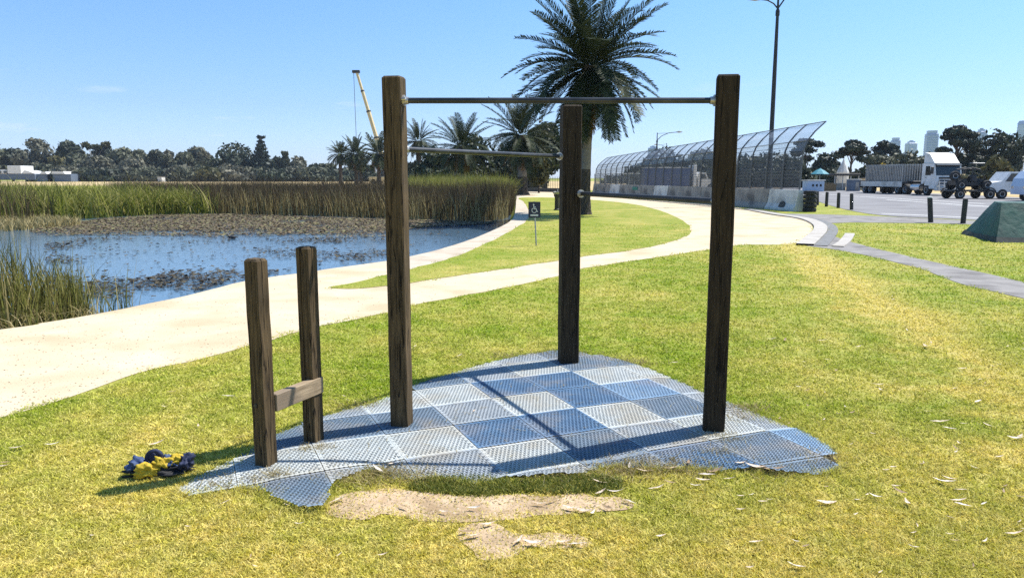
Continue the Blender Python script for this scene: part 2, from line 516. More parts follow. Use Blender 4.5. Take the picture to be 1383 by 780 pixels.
M['reed_near'] = leafmat('near_reed', [(.05, .042, .012), (.13, .13, .026), (.22, .225, .05), (.40, .32, .14)], .3)
M['lily'] = leafmat('dead_lily', [(.04, .03, .018), (.105, .078, .045), (.20, .15, .085), (.20, .20, .08)], .1)
M['lily_dark'] = leafmat('dark_pad', [(.018, .015, .012), (.05, .04, .026), (.12, .10, .055)], .1)
M['clump'] = leafmat('green_clump', [(.08, .11, .012), (.17, .20, .03), (.3, .28, .07)], .35)
M['straw'] = leafmat('straw_blades', [(.2, .15, .06), (.36, .29, .12), (.48, .4, .2)], .3)
M['deadleaf'] = surf('dry_gum_leaf', (.55, .44, .32), (.70, .60, .47), .7, 30, c3=(.38, .26, .17), s3=9)
M['deadleaf2'] = surf('bleached_gum_leaf', (.66, .58, .48), (.76, .70, .60), .65, 30, c3=(.5, .4, .3), s3=9)
M['deadleaf3'] = surf('brown_gum_leaf', (.20, .13, .07), (.33, .23, .13), .75, 30)

def water_mat():
    m, N, L, b = nmat('pond_water')
    b.inputs['Base Color'].default_value = (.08, .145, .215, 1)
    b.inputs['Roughness'].default_value = .06
    b.inputs['IOR'].default_value = 1.42
    t = N.new('ShaderNodeNewGeometry')
    mp = N.new('ShaderNodeMapping'); mp.inputs['Scale'].default_value = (1, 2.2, 1)
    L.new(t.outputs['Position'], mp.inputs[0])
    n = N.new('ShaderNodeTexNoise'); n.inputs['Scale'].default_value = 5; n.inputs['Detail'].default_value = 4
    L.new(mp.outputs[0], n.inputs['Vector'])
    bp = N.new('ShaderNodeBump'); bp.inputs['Strength'].default_value = .16; bp.inputs['Distance'].default_value = .04
    L.new(n.outputs['Fac'], bp.inputs['Height']); L.new(bp.outputs[0], b.inputs['Normal'])
    return m
M['water'] = water_mat()

def mesh_mat(name, col, sx, sz, wx, wz, metal=.3):
    """woven wire: object-space grid of wires with open gaps"""
    m, N, L, b = nmat(name)
    b.inputs['Base Color'].default_value = (*col, 1); b.inputs['Metallic'].default_value = metal; b.inputs['Roughness'].default_value = .55
    uv = N.new('ShaderNodeUVMap')
    sp = N.new('ShaderNodeSeparateXYZ'); L.new(uv.outputs[0], sp.inputs[0])
    def wires(o, pitch, w):
        a = N.new('ShaderNodeMath'); a.operation = 'DIVIDE'; L.new(o, a.inputs[0]); a.inputs[1].default_value = pitch
        f = N.new('ShaderNodeMath'); f.operation = 'FRACT'; L.new(a.outputs[0], f.inputs[0])
        c = N.new('ShaderNodeMath'); c.operation = 'LESS_THAN'; L.new(f.outputs[0], c.inputs[0]); c.inputs[1].default_value = w / pitch
        return c.outputs[0]
    mxx = N.new('ShaderNodeMath'); mxx.operation = 'MAXIMUM'
    L.new(wires(sp.outputs['X'], sx, wx), mxx.inputs[0]); L.new(wires(sp.outputs['Y'], sz, wz), mxx.inputs[1])
    L.new(mxx.outputs[0], b.inputs['Alpha'])
    return m
M['wire'] = mesh_mat('woven_wire', (.12, .13, .155), .06, .06, .0165, .0165)
M['wire_top'] = mesh_mat('canopy_wire', (.34, .37, .42), .06, .06, .016, .016, .1)
M['wire_dense'] = mesh_mat('temporary_fence_wire', (.30, .32, .34), .06, .15, .012, .012)

# ================================================================== THE SETTING
rng = np.random.default_rng(7)
random.seed(7)
def GP(pts): return [G(*p) for p in pts]

pond_near = GP([(0, 445), (60, 436), (125, 425), (250, 400), (330, 380), (425, 366), (525, 352), (560, 345), (600, 335), (650, 318), (690, 298), (696, 284), (697, 270), (697, 262)])
pond_edge = catmull([(-11, 2.5), (-8, 5.2)] + pond_near, 6)
POND = jit(pond_edge, .05, 1.3) + [(-1, 75), (-30, 78), (-75, 78), (-80, 40), (-75, 6), (-40, 2)]

def offset(poly, d):
    n = len(poly); out = []
    area = sum(poly[i][0] * poly[(i + 1) % n][1] - poly[(i + 1) % n][0] * poly[i][1] for i in range(n))
    sg = 1 if area > 0 else -1
    for i in range(n):
        a = Vector(poly[i - 1]); b = Vector(poly[(i + 1) % n]); t = (b - a).normalized()
        nn = Vector((-t.y, t.x)) * sg
        out.append((poly[i][0] + nn.x * d, poly[i][1] + nn.y * d))
    return out

def ground():
    outer = [(-2600, -200), (2900, -200), (2900, 3200), (-2600, 3200)]
    ring = offset(POND, .45)
    pts = outer + POND + ring
    n1, n2, n3 = len(outer), len(POND), len(ring)
    edges = [(i, (i + 1) % n1) for i in range(n1)] + [(n1 + i, n1 + (i + 1) % n2) for i in range(n2)] + [(n1 + n2 + i, n1 + n2 + (i + 1) % n3) for i in range(n3)]
    r = delaunay_2d_cdt([Vector(p) for p in pts], edges, [], 0, 1e-6)
    V = np.array([(v.x, v.y) for v in r[0]])
    ins = inpoly(V, POND) & (distpoly(V, POND) > .05)
    vs = [(v[0], v[1], -.55 if k else 0.0) for v, k in zip(V, ins)]
    me = bpy.data.meshes.new('ground')
    me.from_pydata(vs, [], [tuple(f) for f in r[2]])
    bm = bmesh.new(); bm.from_mesh(me)
    for f in bm.faces:
        if f.normal.z < 0: f.normal_flip()
    bm.to_mesh(me); bm.free()
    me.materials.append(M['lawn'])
    o = link('ground', me); o['kind'] = 'structure'
ground()
WL = -.28
sheet('pond_water', offset(POND, .02), WL, M['water'])

sand_low = catmull(GP([(-250, 640), (0, 565), (100, 535), (200, 501), (330, 469), (430, 441), (525, 421), (560, 411), (650, 395), (755, 373), (790, 362), (870, 350), (950, 338), (1000, 331), (1060, 330), (1078, 327)]), 8)
sand_kerb = catmull(GP([(1078, 327), (1088, 320), (1097, 310), (1094, 302), (1076, 295), (1040, 290), (1005, 283)]), 5)
sand_far = GP([(1000, 281), (985, 279), (900, 270), (800, 262.5), (757, 258.5), (700, 257)])
SAND = jit(sand_low, .07, 2.2, 3) + sand_kerb[1:] + sand_far + [p for p in reversed(POND[:len(pond_edge)])] + [(-24, -6), (-13, -9), (-7, .5)]
sheet('sand_path', SAND, .004, M['sand'])

isl_left = [(445, 388), (480, 382), (525, 371), (560, 362), (600, 351), (640, 337), (690, 312), (712, 297), (714, 284), (708, 273), (703, 267)]
ISL = catmull(GP(isl_left + [(757, 267), (800, 270), (850, 275), (890, 284), (922, 298), (933, 311), (920, 322), (870, 335), (800, 345), (755, 352), (690, 362), (600, 375), (525, 386), (470, 390)]), 6, True)
ISL = jit(ISL, .06, 2.5, 9)
sheet('lawn_island', ISL, .010, M['lawn'])
conc = GP([(540, 349), (560, 345), (600, 335), (650, 318), (690, 298), (696, 284), (697, 270), (697, 264)])
conc_r = GP([(702, 266), (707, 273), (713, 284), (711, 297), (689, 312.4), (639, 337.6), (599, 352), (560, 363), (540, 366)])
CONC = catmull(conc, 5) + catmull(conc_r, 5)
sheet('lakeside_path', CONC, .007, M['concrete_path'])

foot_up = catmull(GP([(1108, 312), (1125, 319), (1180, 335), (1280, 358), (1383, 381), (1520, 414)]), 5)
foot_lo = catmull(GP([(1650, 470), (1383, 403), (1300, 384), (1240, 362), (1150, 341), (1086, 331.5)]), 5)
def onward(a, b, L):
    v = Vector(b) - Vector(a); return tuple(Vector(b) + v.normalized() * L)
foot_up = foot_up + [onward(foot_up[-2], foot_up[-1], 22)]
foot_lo = [onward(foot_lo[1], foot_lo[0], 22)] + foot_lo
FOOT = jit(foot_up + foot_lo, .06, 2, 5)
sheet('footpath', FOOT, .006, M['old_asphalt'])
DRIVE = GP([(1050, 288.5), (1110, 289.5), (1180, 291.8), (1300, 297.5), (1400, 302)]) + GP([(1400, 304.5), (1300, 303), (1256, 301.5), (1150, 300.5), (1108, 302), (1098, 301), (1080, 293)])
sheet('driveway', DRIVE, .009, M['old_asphalt'])
ROAD = catmull(GP([(1600, 311), (1383, 301), (1300, 296.5), (1190, 291), (1130, 280), (1095, 269), (1070, 262), (1040, 256), (1010, 252)]), 4) + catmull(GP([(1010, 247.5), (1100, 254.5), (1180, 258), (1300, 263), (1383, 267), (1500, 274), (1800, 290)]), 4)
sheet('road', ROAD, .013, M['asphalt'])

def strip_poly(pts, w0, w1):
    """band between two offsets of a polyline"""
    n = len(pts); A = []; B = []
    for i in range(n):
        a = Vector(pts[max(i - 1, 0)]); b = Vector(pts[min(i + 1, n - 1)]); t = (b - a).normalized(); nn = Vector((-t.y, t.x)); p = Vector(pts[i])
        A.append(tuple(p + nn * w0)); B.append(tuple(p + nn * w1))
    return A + B[::-1]
def band(name, pts, w0, w1, z0, z1, mat):
    A = strip_poly(pts, w0, w1); n = len(A) // 2
    mb = MB()
    L_, R_ = A[:n], A[n:][::-1]
    for i in range(n - 1):
        q = [L_[i], L_[i + 1], R_[i + 1], R_[i]]
        mb.add([(x, y, z1) for x, y in q] + [(x, y, z0) for x, y in q], [(0, 1, 2, 3), (0, 4, 5, 1), (3, 2, 6, 7)])
    o = mb.build(name, mat); o['kind'] = 'structure'
kc = catmull(GP([(1072, 331), (1084, 322), (1096, 311), (1094, 303), (1076, 295.5), (1040, 290), (1003, 283)]), 6)
band('kerb', kc, -.45, -.05, -.1, .05, M['kerb'])
band('drain_channel', kc, -.75, -.46, -.1, .022, M['drain'])
band('kerb_outer', catmull(GP([(1077, 331.2), (1090, 324.5), (1099, 318), (1103, 314.5)]), 6), -1.02, -.76, -.1, .026, M['kerb'])
for i, (a, b, w) in enumerate([((1197, 270), (1420, 285), .14), ((1110, 262.5), (1330, 275.5), .13), ((1190, 288.6), (1450, 300.6), .14)]):
    p, q = Vector(G(*a)), Vector(G(*b)); t = (q - p).normalized(); nn = Vector((-t.y, t.x)) * w
    sheet('road_line', [tuple(p + nn), tuple(q + nn), tuple(q - nn), tuple(p - nn)], .018, M['line'])
sheet('dry_field', [(-230, 150), (-40, 150), (-12, 96), (22, 96), (34, 130), (60, 330), (-60, 420), (-260, 420)], .02, M['dry_field'])
sheet('dry_verge', GP([(830, 262.0), (985, 275.0), (1040, 277), (1070, 262.5), (960, 251.5), (850, 251.5)]), .004, M['dry_field'])

sheet('far_verge', [(34, 62), (36, 100), (30, 130), (60, 175), (130, 170), (110, 60), (60, 42), (40, 42)], .006, M['dry_field'])
SOIL1 = jit(catmull(GP([(438, 692), (462, 668), (520, 662), (600, 668), (700, 668), (790, 667), (845, 674), (850, 684), (760, 693), (700, 701), (600, 703), (520, 694), (480, 701)]), 6, True), .05, 7, 2)
SOIL2 = jit(catmull(GP([(618, 718), (660, 706), (700, 722), (780, 722), (800, 735), (770, 741), (710, 742), (680, 756), (640, 750)]), 6, True), .04, 8, 4)
sheet('bare_soil', SOIL1, .004, M['soil'])
sheet('bare_soil', SOIL2, .0045, M['soil'])

# ------------------------------------------------------------------ rubber mat
OUT = [(-1.741, 3.702), (-1.58, 4.18), (-1.51, 4.434), (-1.30, 4.79), (-1.016, 5.12), (-.76, 5.60), (-.552, 5.864), (-.204, 6.304), (.194, 6.634), (.443, 6.80), (.738, 6.634), (1.026, 6.304), (1.259, 5.864), (1.442, 5.40), (1.61, 5.037), (1.758, 4.718), (1.888, 4.434), (1.904, 4.18), (1.828, 3.976), (1.587, 3.891), (1.273, 3.933), (.995, 3.976), (.786, 3.976), (.54, 4.0), (.318, 3.86), (.034, 3.83), (-.165, 3.77), (-.37, 3.83), (-.613, 3.85), (-.79, 3.933), (-.87, 3.84), (-.93, 3.70), (-.925, 3.478), (-1.072, 3.478), (-1.331, 3.70), (-1.526, 3.66)]
OUT = [(x, y - .075) if y < 4.2 else (x, y) for x, y in OUT]
OUT = jit(catmull(OUT, 5, True), .018, 5, 1)
M['mat_light'] = surf('mat_rubber_pale', (.415, .455, .455), (.515, .545, .535), .75, 5, bump=.2, bscale=60, c3=(.43, .42, .37), s3=3)
M['mat_grey'] = surf('mat_rubber_grey', (.27, .315, .355), (.36, .40, .43), .75, 5, bump=.2, bscale=60, c3=(.33, .32, .29), s3=3)
M['mat_slate'] = surf('mat_rubber_slate', (.115, .175, .24), (.17, .23, .30), .75, 5, bump=.2, bscale=60, c3=(.24, .25, .26), s3=3)
M['mat_blue'] = surf('mat_rubber_blue', (.062, .140, .255), (.10, .195, .325), .75, 5, bump=.2, bscale=60, c3=(.18, .22, .28), s3=3)
M['mat_sky'] = surf('mat_rubber_light_blue', (.15, .26, .40), (.21, .325, .46), .75, 5, bump=.2, bscale=60, c3=(.24, .3, .4), s3=2)

def mat_tiles():
    root = empty('rubber_mat', (0, 0, 0), 0, 'perforated rubber safety mat of blue and grey chequered tiles under the bars', 'rubber mat')
    T = .445; ang = R(23.5)
    U = np.array([math.cos(ang), math.sin(ang)]); Vv = np.array([math.sin(ang), -math.cos(ang)])
    O = np.array([.438, 4.946])
    spec = {(0, -1): 'blue', (1, -1): 'sky', (-1, -1): 'light', (0, 0): 'light', (-1, 0): 'blue', (1, 0): 'slate', (0, -2): 'blue', (1, -2): 'light', (-1, -2): 'blue', (-2, -1): 'grey', (-2, 0): 'blue', (-2, -2): 'light', (-3, 0): 'light', (-2, 1): 'light', (-3, -1): 'slate', (-3, -2): 'light', (-1, 1): 'slate', (0, 1): 'grey', (0, 2): 'blue', (1, 1): 'light', (2, 2): 'sky', (1, 2): 'slate', (2, 1): 'grey', (0, -3): 'light', (-1, -3): 'grey', (1, -3): 'slate', (0, -4): 'grey', (2, -1): 'grey', (2, 0): 'grey', (-4, -1): 'slate', (-4, 0): 'light', (-4, 1): 'grey', (-5, 0): 'light', (-5, 1): 'slate', (-3, 1): 'grey', (3, 2): 'grey', (3, 1): 'light', (2, -2): 'light', (-1, 2): 'slate', (0, 3): 'light', (-2, 2): 'grey', (1, 3): 'slate', (-6, 1): 'grey', (-3, -3): 'slate', (-2, -3): 'slate'}
    n = 17; c = T / n
    k8 = np.arange(8) * PI / 4 + PI / 8
    # one perforated cell: 8 outer points on the square, 8 on the hole, 8 below
    sq = np.array([[math.cos(a), math.sin(a)] for a in k8]); sq = sq / np.abs(sq).max(axis=1)[:, None] * .5
    ho = np.stack([np.cos(k8), np.sin(k8)], 1) * .335
    cellv = np.concatenate([sq, ho, ho * .98])
    cellz = np.concatenate([np.zeros(8), np.full(8, 0.0), np.full(8, -.0035)])
    cf = []
    for k in range(8):
        k2 = (k + 1) % 8
        cf += [(k, k2, 8 + k2, 8 + k), (8 + k, 8 + k2, 16 + k2, 16 + k)]
    cf = np.array(cf)
    keys = ['light', 'grey', 'slate', 'blue', 'sky']
    for i in range(-7, 6):
        for j in range(-6, 5):
            org = O + U * (i * T) + Vv * (j * T)
            # rows of holes run staggered by half a pitch
            a, b = np.meshgrid(np.arange(n + 1), np.arange(n), indexing='ij'); a = a.ravel(); b = b.ravel()
            ok = (b % 2 == 1) | (a < n); a = a[ok]; b = b[ok]
            odd = b % 2 == 1
            rim = (a == 0) | (b == 0) | (b == n - 1) | (a == np.where(odd, n, n - 1))
            cen = np.stack([np.where(odd, a, a + .5) * c, (b + .5) * c], 1)
            cin = np.clip(cen, .004, T - .004)
            W2 = org + cin[:, :1] * U + cin[:, 1:] * Vv
            keep = inpoly(W2, OUT)
            if keep.sum() < 25: continue
            sel = np.nonzero(keep)[0]
            hs = ~rim[sel]
            loc = cen[sel][:, None, :] + cellv[None] * c
            # slightly inset tile edges so a joint shows
            loc = np.clip(loc, .0016, T - .0016)
            XY = org + loc[..., :1] * U + loc[..., 1:] * Vv
            flat = XY.reshape(-1, 2)
            d = distpoly(flat, OUT)
            h = .008 + .016 * np.clip(d / .25, 0, 1) ** .7
            h += .004 * np.sin(flat[:, 0] * 3.1 + 1) * np.sin(flat[:, 1] * 2.7 + .5) * np.clip(d / .3, 0, 1)
            # the front rim has lifted in waves
            h += .035 * np.exp(-d / .10) * np.clip(np.sin(flat[:, 0] * 5.2 + .6), 0, 1) * (flat[:, 1] < 4.15)
            tl = (i * 37 + j * 53) % 7
            h += ((tl - 3) * .0009)
            z = h.reshape(loc.shape[:2]) + cellz[None]
            V3 = np.concatenate([XY, z[..., None]], -1)
            # solid rim cells: shrink their hole to nothing
            solid = ~hs
            cc = V3[:, :8].mean(1, keepdims=True)
            V3[solid, 8:] = cc[solid] + np.array([0, 0, .0012])
            V3[solid, :8, 2] += .0012
            F = (cf[None] + (np.arange(len(sel)) * 24)[:, None, None]).reshape(-1, 4)
            key = spec.get((i, j)) or keys[(i * 7 + j * 11 + 3) % 3]
            # drop the hidden wall faces of solid cells
            fk = np.ones((len(sel), 16), bool); fk[solid, 1::2] = False
            me = npmesh('tile', V3.reshape(-1, 3), F[fk.ravel()], M['mat_' + key])
            link('tile', me, root)
    sheet('mat_bed', offset(OUT, .05), .0035, M['dark_soil'])  # dark sheet below the tiles, makes their holes read dark
mat_tiles()

# ------------------------------------------------------------------ grass
def shapes():
    return dict(pond=POND, sand=SAND, isl=ISL, conc=CONC, foot=FOOT, drive=DRIVE, road=ROAD, mat=OUT, s1=SOIL1, s2=SOIL2)
SH = shapes()
def is_lawn(P, soft=0.0):
    q = P + rng.normal(0, .03 + soft, P.shape) + (.10 * np.stack([np.sin(P[:, 0] * 5.1 + 2 * np.sin(P[:, 1] * 3.7)), np.cos(P[:, 1] * 4.3 + 2 * np.sin(P[:, 0] * 4.9))], 1))
    wild = rng.random(len(P)) < .02
    q[wild] += rng.normal(0, .10, (wild.sum(), 2))
    a = ~inpoly(q, SH['pond'])
    a &= (~inpoly(q, SH['sand'])) | inpoly(q, SH['isl'])
    for k in ('conc', 'foot', 'drive', 'road'): a &= ~inpoly(q, SH[k])
    q2 = P + rng.normal(0, .02, P.shape)
    a &= ~inpoly(q2, SH['mat'])
    for k in ('s1', 's2'): a &= ~inpoly(P + rng.normal(0, .055, P.shape), SH[k]) | (rng.random(len(P)) < .05)
    return a

def blades(P, h, w, lean, tone, segs=1, z0=None, face=None):
    """N grass blades: segs=1 one triangle each, else bent strips of quads. returns verts, faces, tone per face"""
    n = len(P); h = np.broadcast_to(h, n); w = np.broadcast_to(w, n)
    az = rng.random(n) * 2 * PI
    wa = rng.random(n) * PI if face is None else face
    D = np.stack([np.cos(az), np.sin(az)], 1) * (np.broadcast_to(lean, n) * h)[:, None]
    X = np.stack([np.cos(wa), np.sin(wa)], 1) * (w / 2)[:, None]
    z0 = np.zeros(n) if z0 is None else np.broadcast_to(z0, n)
    if segs == 1:
        V = np.zeros((n, 3, 3))
        V[:, 0, :2] = P - X; V[:, 1, :2] = P + X; V[:, 2, :2] = P + D
        V[:, 0, 2] = z0; V[:, 1, 2] = z0; V[:, 2, 2] = z0 + h
        return V.reshape(-1, 3), np.arange(n * 3).reshape(n, 3), tone
    L = segs + 1
    V = np.zeros((n, L, 2, 3))
    for k in range(L):
        t = k / segs
        c = P + D * (t ** 1.8)
        ww = X * (1 - .85 * t ** 1.5)
        V[:, k, 0, :2] = c - ww; V[:, k, 1, :2] = c + ww
        lean_ = np.broadcast_to(lean, n)
        zz = z0 + h * t * (1 - .28 * np.clip(lean_, 0, 1.6) * t)
        V[:, k, :, 2] = zz[:, None]
    base = (np.arange(n) * L * 2)[:, None]
    F = []
    for k in range(segs):
        F.append(base + np.array([[2 * k, 2 * k + 1, 2 * k + 3, 2 * k + 2]]))
    F = np.stack(F, 1).reshape(-1, 4)
    return V.reshape(-1, 3), F, np.repeat(tone, segs)

def lawn_blades():
    # even density on the eye: distance drawn so that near turf gets the most blades
    N = 1150000
    y = 2.3 / (1 - rng.random(N) * (1 - 2.3 / 26.0))
    x = (rng.random(N) - .5) * 1.55 * (y + .25)
    P = np.stack([x, y], 1)
    # the lawn goes on to both sides of the view, a little more thinly
    K = 720000
    y2 = .6 + 25 * rng.random(K) ** 1.5; x2 = (rng.random(K) - .5) * 2 * (5 + 1.0 * y2)
    side = (np.abs(x2) > .74 * y2 - .05) | (y2 < 2.35)
    P = np.concatenate([P, np.stack([x2, y2], 1)[side]])
    P = P[is_lawn(P)]
    cl = np.sin(P[:, 0] * 9 + 3 * np.sin(P[:, 1] * 4.1)) * np.sin(P[:, 1] * 8 + 3 * np.sin(P[:, 0] * 3.3)) + .6 * np.sin(P[:, 0] * 23 + 2 * np.sin(P[:, 1] * 13)) * np.sin(P[:, 1] * 19)
    P = P[rng.random(len(P)) < np.clip(.72 + .38 * cl, .25, 1)]
    y = P[:, 1]
    h = (.005 + .009 * rng.random(len(P))) * (1 + .08 * y)
    w = .0036 + .0014 * y
    tone = rng.random(len(P))
    V, F, T = blades(P, h, w, .4 + 1.8 * rng.random(len(P)), tone)
    o = link('grass', npmesh('grass', V, F, M['blades'], T))
    tag(o, 'short mown yellow green grass of the lawn', 'grass', kind='stuff')
lawn_blades()

def clump_patch(name, P, h0, h1, w, mat, lean=.8, segs=2, label=None, cat='grass'):
    h = h0 + (h1 - h0) * rng.random(len(P))
    V, F, T = blades(P, h, w, lean * (.3 + rng.random(len(P))), rng.random(len(P)), segs)
    o = link(name, npmesh(name, V, F, mat, T))
    return tag(o, label, cat, kind='stuff')

def scatter_poly(poly, n):
    q = np.asarray(poly); lo, hi = q.min(0), q.max(0)
    P = lo + (hi - lo) * rng.random((n * 4, 2)); P = P[inpoly(P, poly)]
    return P[:n]
GC = jit(catmull(GP([(560, 652), (620, 646), (700, 650), (760, 646), (830, 648), (838, 662), (770, 668), (700, 666), (660, 671), (600, 668), (555, 664)]), 5, True), .03, 8)
clump_patch('green_grass', scatter_poly(GC, 5000), .015, .045, .006, M['clump'], label='strip of darker green couch grass along the front of the mat')
edge = []
for cx, cy, sd, k in [(-1.27, 3.80, .05, 260), (-1.16, 4.17, .06, 420), (1.30, 4.36, .08, 500), (1.22, 4.12, .09, 380), (1.45, 4.72, .10, 260), (.50, 6.55, .22, 300), (-.70, 3.86, .10, 400), (-.55, 3.80, .12, 400), (.95, 3.93, .14, 420), (.60, 3.9, .14, 420), (1.62, 5.0, .1, 200), (1.05, 6.28, .12, 200), (-.02, 6.5, .14, 200), (1.75, 4.05, .12, 200), (1.45, 3.9, .12, 260), (.75, 3.95, .14, 300), (-.85, 3.75, .1, 260), (-1.45, 3.7, .12, 260), (.3, 3.85, .15, 300), (1.55, 4.95, .12, 160), (-1.1, 5.05, .1, 150)]:
    edge.append(np.array([cx, cy]) + rng.normal(0, sd, (k, 2)) * [1, .55])
clump_patch('dry_grass_tufts', np.concatenate(edge), .02, .065, .0055, M['straw'], 1.3, 2, 'straw coloured tufts growing through the mat and round the posts')
# ragged tufts round the rim of the mat and the soil
W0 = 2.6 / (1 - rng.random(420) * (1 - 2.6 / 12)); WX = (rng.random(420) - .5) * 1.5 * W0
wc = np.stack([WX, W0], 1); wc = wc[is_lawn(wc)]
wp = np.repeat(wc, 26, 0) + rng.normal(0, .035, (len(wc) * 26, 2)) * np.repeat(.5 + rng.random((len(wc), 1)), 26, 0)
clump_patch('weed_tufts', wp[is_lawn(wp)], .012, .042, .0055, M['blades'], 1.0, 2, 'longer tufts and weeds standing out of the mown lawn')
q = np.asarray(OUT); ids = rng.integers(0, len(q), 14000)
P = q[ids] + rng.normal(0, .030, (14000, 2)) * (.5 + 1.3 * (np.sin(ids * .37) * np.sin(ids * .11) > .1))[:, None]
clump_patch('rim_grass', P, .015, .04, .005, M['blades'], 1.0, 2, 'grass growing over the rim of the rubber mat')

# straw and clippings lying on the mat, crumbs and pebbles on the paths
def crumbs(name, P, z, s0, s1, flat, mat, label, cat):
    n = len(P); d = np.array([[1, 0, 0], [-.5, .85, 0], [-.5, -.85, 0], [0, 0, 1]], float)
    a = rng.random(n) * 2 * PI; s_ = (s0 + (s1 - s0) * rng.random(n) ** 2)[:, None, None]
    V = np.broadcast_to(d, (n, 4, 3)) * s_ * (1 + .5 * rng.random((n, 4, 1))) * np.array([1, 1, flat])
    c, q = np.cos(a)[:, None], np.sin(a)[:, None]
    X = V[..., 0] * c - V[..., 1] * q + P[:, :1]; Y = V[..., 0] * q + V[..., 1] * c + P[:, 1:]
    Z = V[..., 2] + (z if np.isscalar(z) else z[:, None])
    V = np.stack([X, Y, Z], -1)
    F = (np.array([[0, 1, 3], [1, 2, 3], [2, 0, 3]])[None] + (np.arange(n) * 4)[:, None, None]).reshape(-1, 3)
    return tag(link(name, npmesh(name, V.reshape(-1, 3), F, mat, np.repeat(rng.random(n), 3))), label, cat, kind='stuff')
M['pebble'] = leafmat('pebbles', [(.13, .10, .065), (.34, .26, .17), (.52, .43, .32)], 0, .9)
N_ = 26000
py_ = 4.2 / (1 - rng.random(N_) * (1 - 4.2 / 30)); px_ = (rng.random(N_) - .5) * 1.5 * py_
Pp = np.stack([px_, py_], 1); Pp = Pp[inpoly(Pp, SAND) & ~inpoly(Pp, ISL)]
crumbs('gravel', Pp, .004, .002, .0095, .6, M['pebble'], 'loose gravel crumbs on the sandy path', 'gravel')
Ps = np.concatenate([scatter_poly(SOIL1, 900), scatter_poly(SOIL2, 500)])
crumbs('soil_crumbs', Ps, .004, .002, .008, .7, M['pebble'], 'dry soil crumbs and pebbles in the worn bare patches', 'soil')
Pm = scatter_poly(OUT, 900); Pm = Pm[nz2_(Pm) > -.05] if False else Pm
V_, F_, T_ = blades(Pm, .006, .004, 6 + 6 * rng.random(len(Pm)), rng.random(len(Pm)), 1, .030)
tag(link('clippings', npmesh('clippings', V_, F_, M['straw'], T_)), 'straw clippings scattered over the rubber mat', 'clippings', kind='stuff')

# ================================================================== THE PULL-UP FRAME
def post_mesh(name, s, h, mat, groove=None, seed=0, cham=.007):
    """sawn square post: eased arrises, faint warp, weathered top; groove = (x offset, width, depth) slot down the front (-y) face"""
    rr = random.Random(seed)
    a = s / 2; c = cham
    sec = [(-a + c, -a)]
    if groove:
        gx, gw, gd = groove
        sec += [(gx - gw / 2, -a), (gx - gw / 2 + .002, -a + gd), (gx + gw / 2 - .002, -a + gd), (gx + gw / 2, -a)]
    sec += [(a - c, -a), (a, -a + c), (a, a - c), (a - c, a), (-a + c, a), (-a, a - c), (-a, -a + c)]
    n = len(sec); lv = [-.25] + [h * k / 12 for k in range(12)] + [h - .012, h]
    vs = []; fs = []
    for i, z in enumerate(lv):
        sc = 1 if i < len(lv) - 1 else (a - .010) / a
        dx, dy = rr.uniform(-.0018, .0018), rr.uniform(-.0018, .0018)
        for x, y in sec: vs.append((x * sc + dx, y * sc + dy, z + (rr.uniform(-.002, .002) if i == len(lv) - 1 else 0)))
    for i in range(len(lv) - 1):
        for k in range(n):
            k2 = (k + 1) % n
            fs.append((i * n + k, i * n + k2, (i + 1) * n + k2, (i + 1) * n + k))
    mb = MB(); mb.add(vs, fs)
    top = (len(lv) - 1) * n
    for t in tessellate_polygon([[Vector((x, y, 0)) for x, y in sec]]): mb.add([vs[top + i] for i in t], [(0, 1, 2)])
    return mb.mesh(name, mat)

FR = Vector((.35, 5.08, 0))
frame = empty('pull_up_frame', FR, 0, 'triangular outdoor pull-up station of three tall timber posts joined by three steel bars', 'exercise frame')
PL, PR, PM = Vector((-.714, 4.62, 0)), Vector((1.282, 4.53, 0)), Vector((.488, 6.28, 0))
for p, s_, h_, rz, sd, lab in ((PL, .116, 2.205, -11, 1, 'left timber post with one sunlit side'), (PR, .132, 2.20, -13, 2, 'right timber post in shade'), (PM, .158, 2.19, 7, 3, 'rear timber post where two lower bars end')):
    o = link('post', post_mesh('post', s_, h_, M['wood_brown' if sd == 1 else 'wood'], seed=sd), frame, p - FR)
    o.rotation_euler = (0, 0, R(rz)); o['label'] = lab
def bar(a, b, r, cut0, cut1, lab, mt='steel'):
    a, b = Vector(a) - FR, Vector(b) - FR
    d = (b - a).normalized(); p0, p1 = a + d * cut0, b - d * cut1
    o = MB().tube(p0, p1, r, n=14).build('bar', M[mt], frame, smooth=True); o['label'] = lab
    for p, s in ((p0, 1), (p1, -1)):
        mb = MB(); mb.path([p - d * s * .006, p + d * s * .008], .034, 16); mb.path([p + d * s * .008, p + d * s * .03], [.024, .022], 12)
        mb.build('collar', M['bolt'], o, smooth=True)
bar((PL.x + .035, PL.y - .01, 2.062), (PR.x - .03, PR.y, 2.055), .0175, .022, .042, 'high bar across the front')
bar((PL.x, PL.y, 1.775), (PM.x - .045, PM.y, 1.775), .0165, .07, .085, 'middle height bar')
bar((PM.x + .05, PM.y, 1.470), (PR.x, PR.y, 1.458), .0185, .085, .06, 'lowest bar, darker than the other two', 'black')  # black material in place of steel, darker than the other bars
for p, z in ((PL, 2.062),):
    MB().tube(p - FR + Vector((.05, -.045, 2.066)), p - FR + Vector((.075, -.052, 2.068)), .012, n=8).build('bolt_head', M['bolt'], frame)

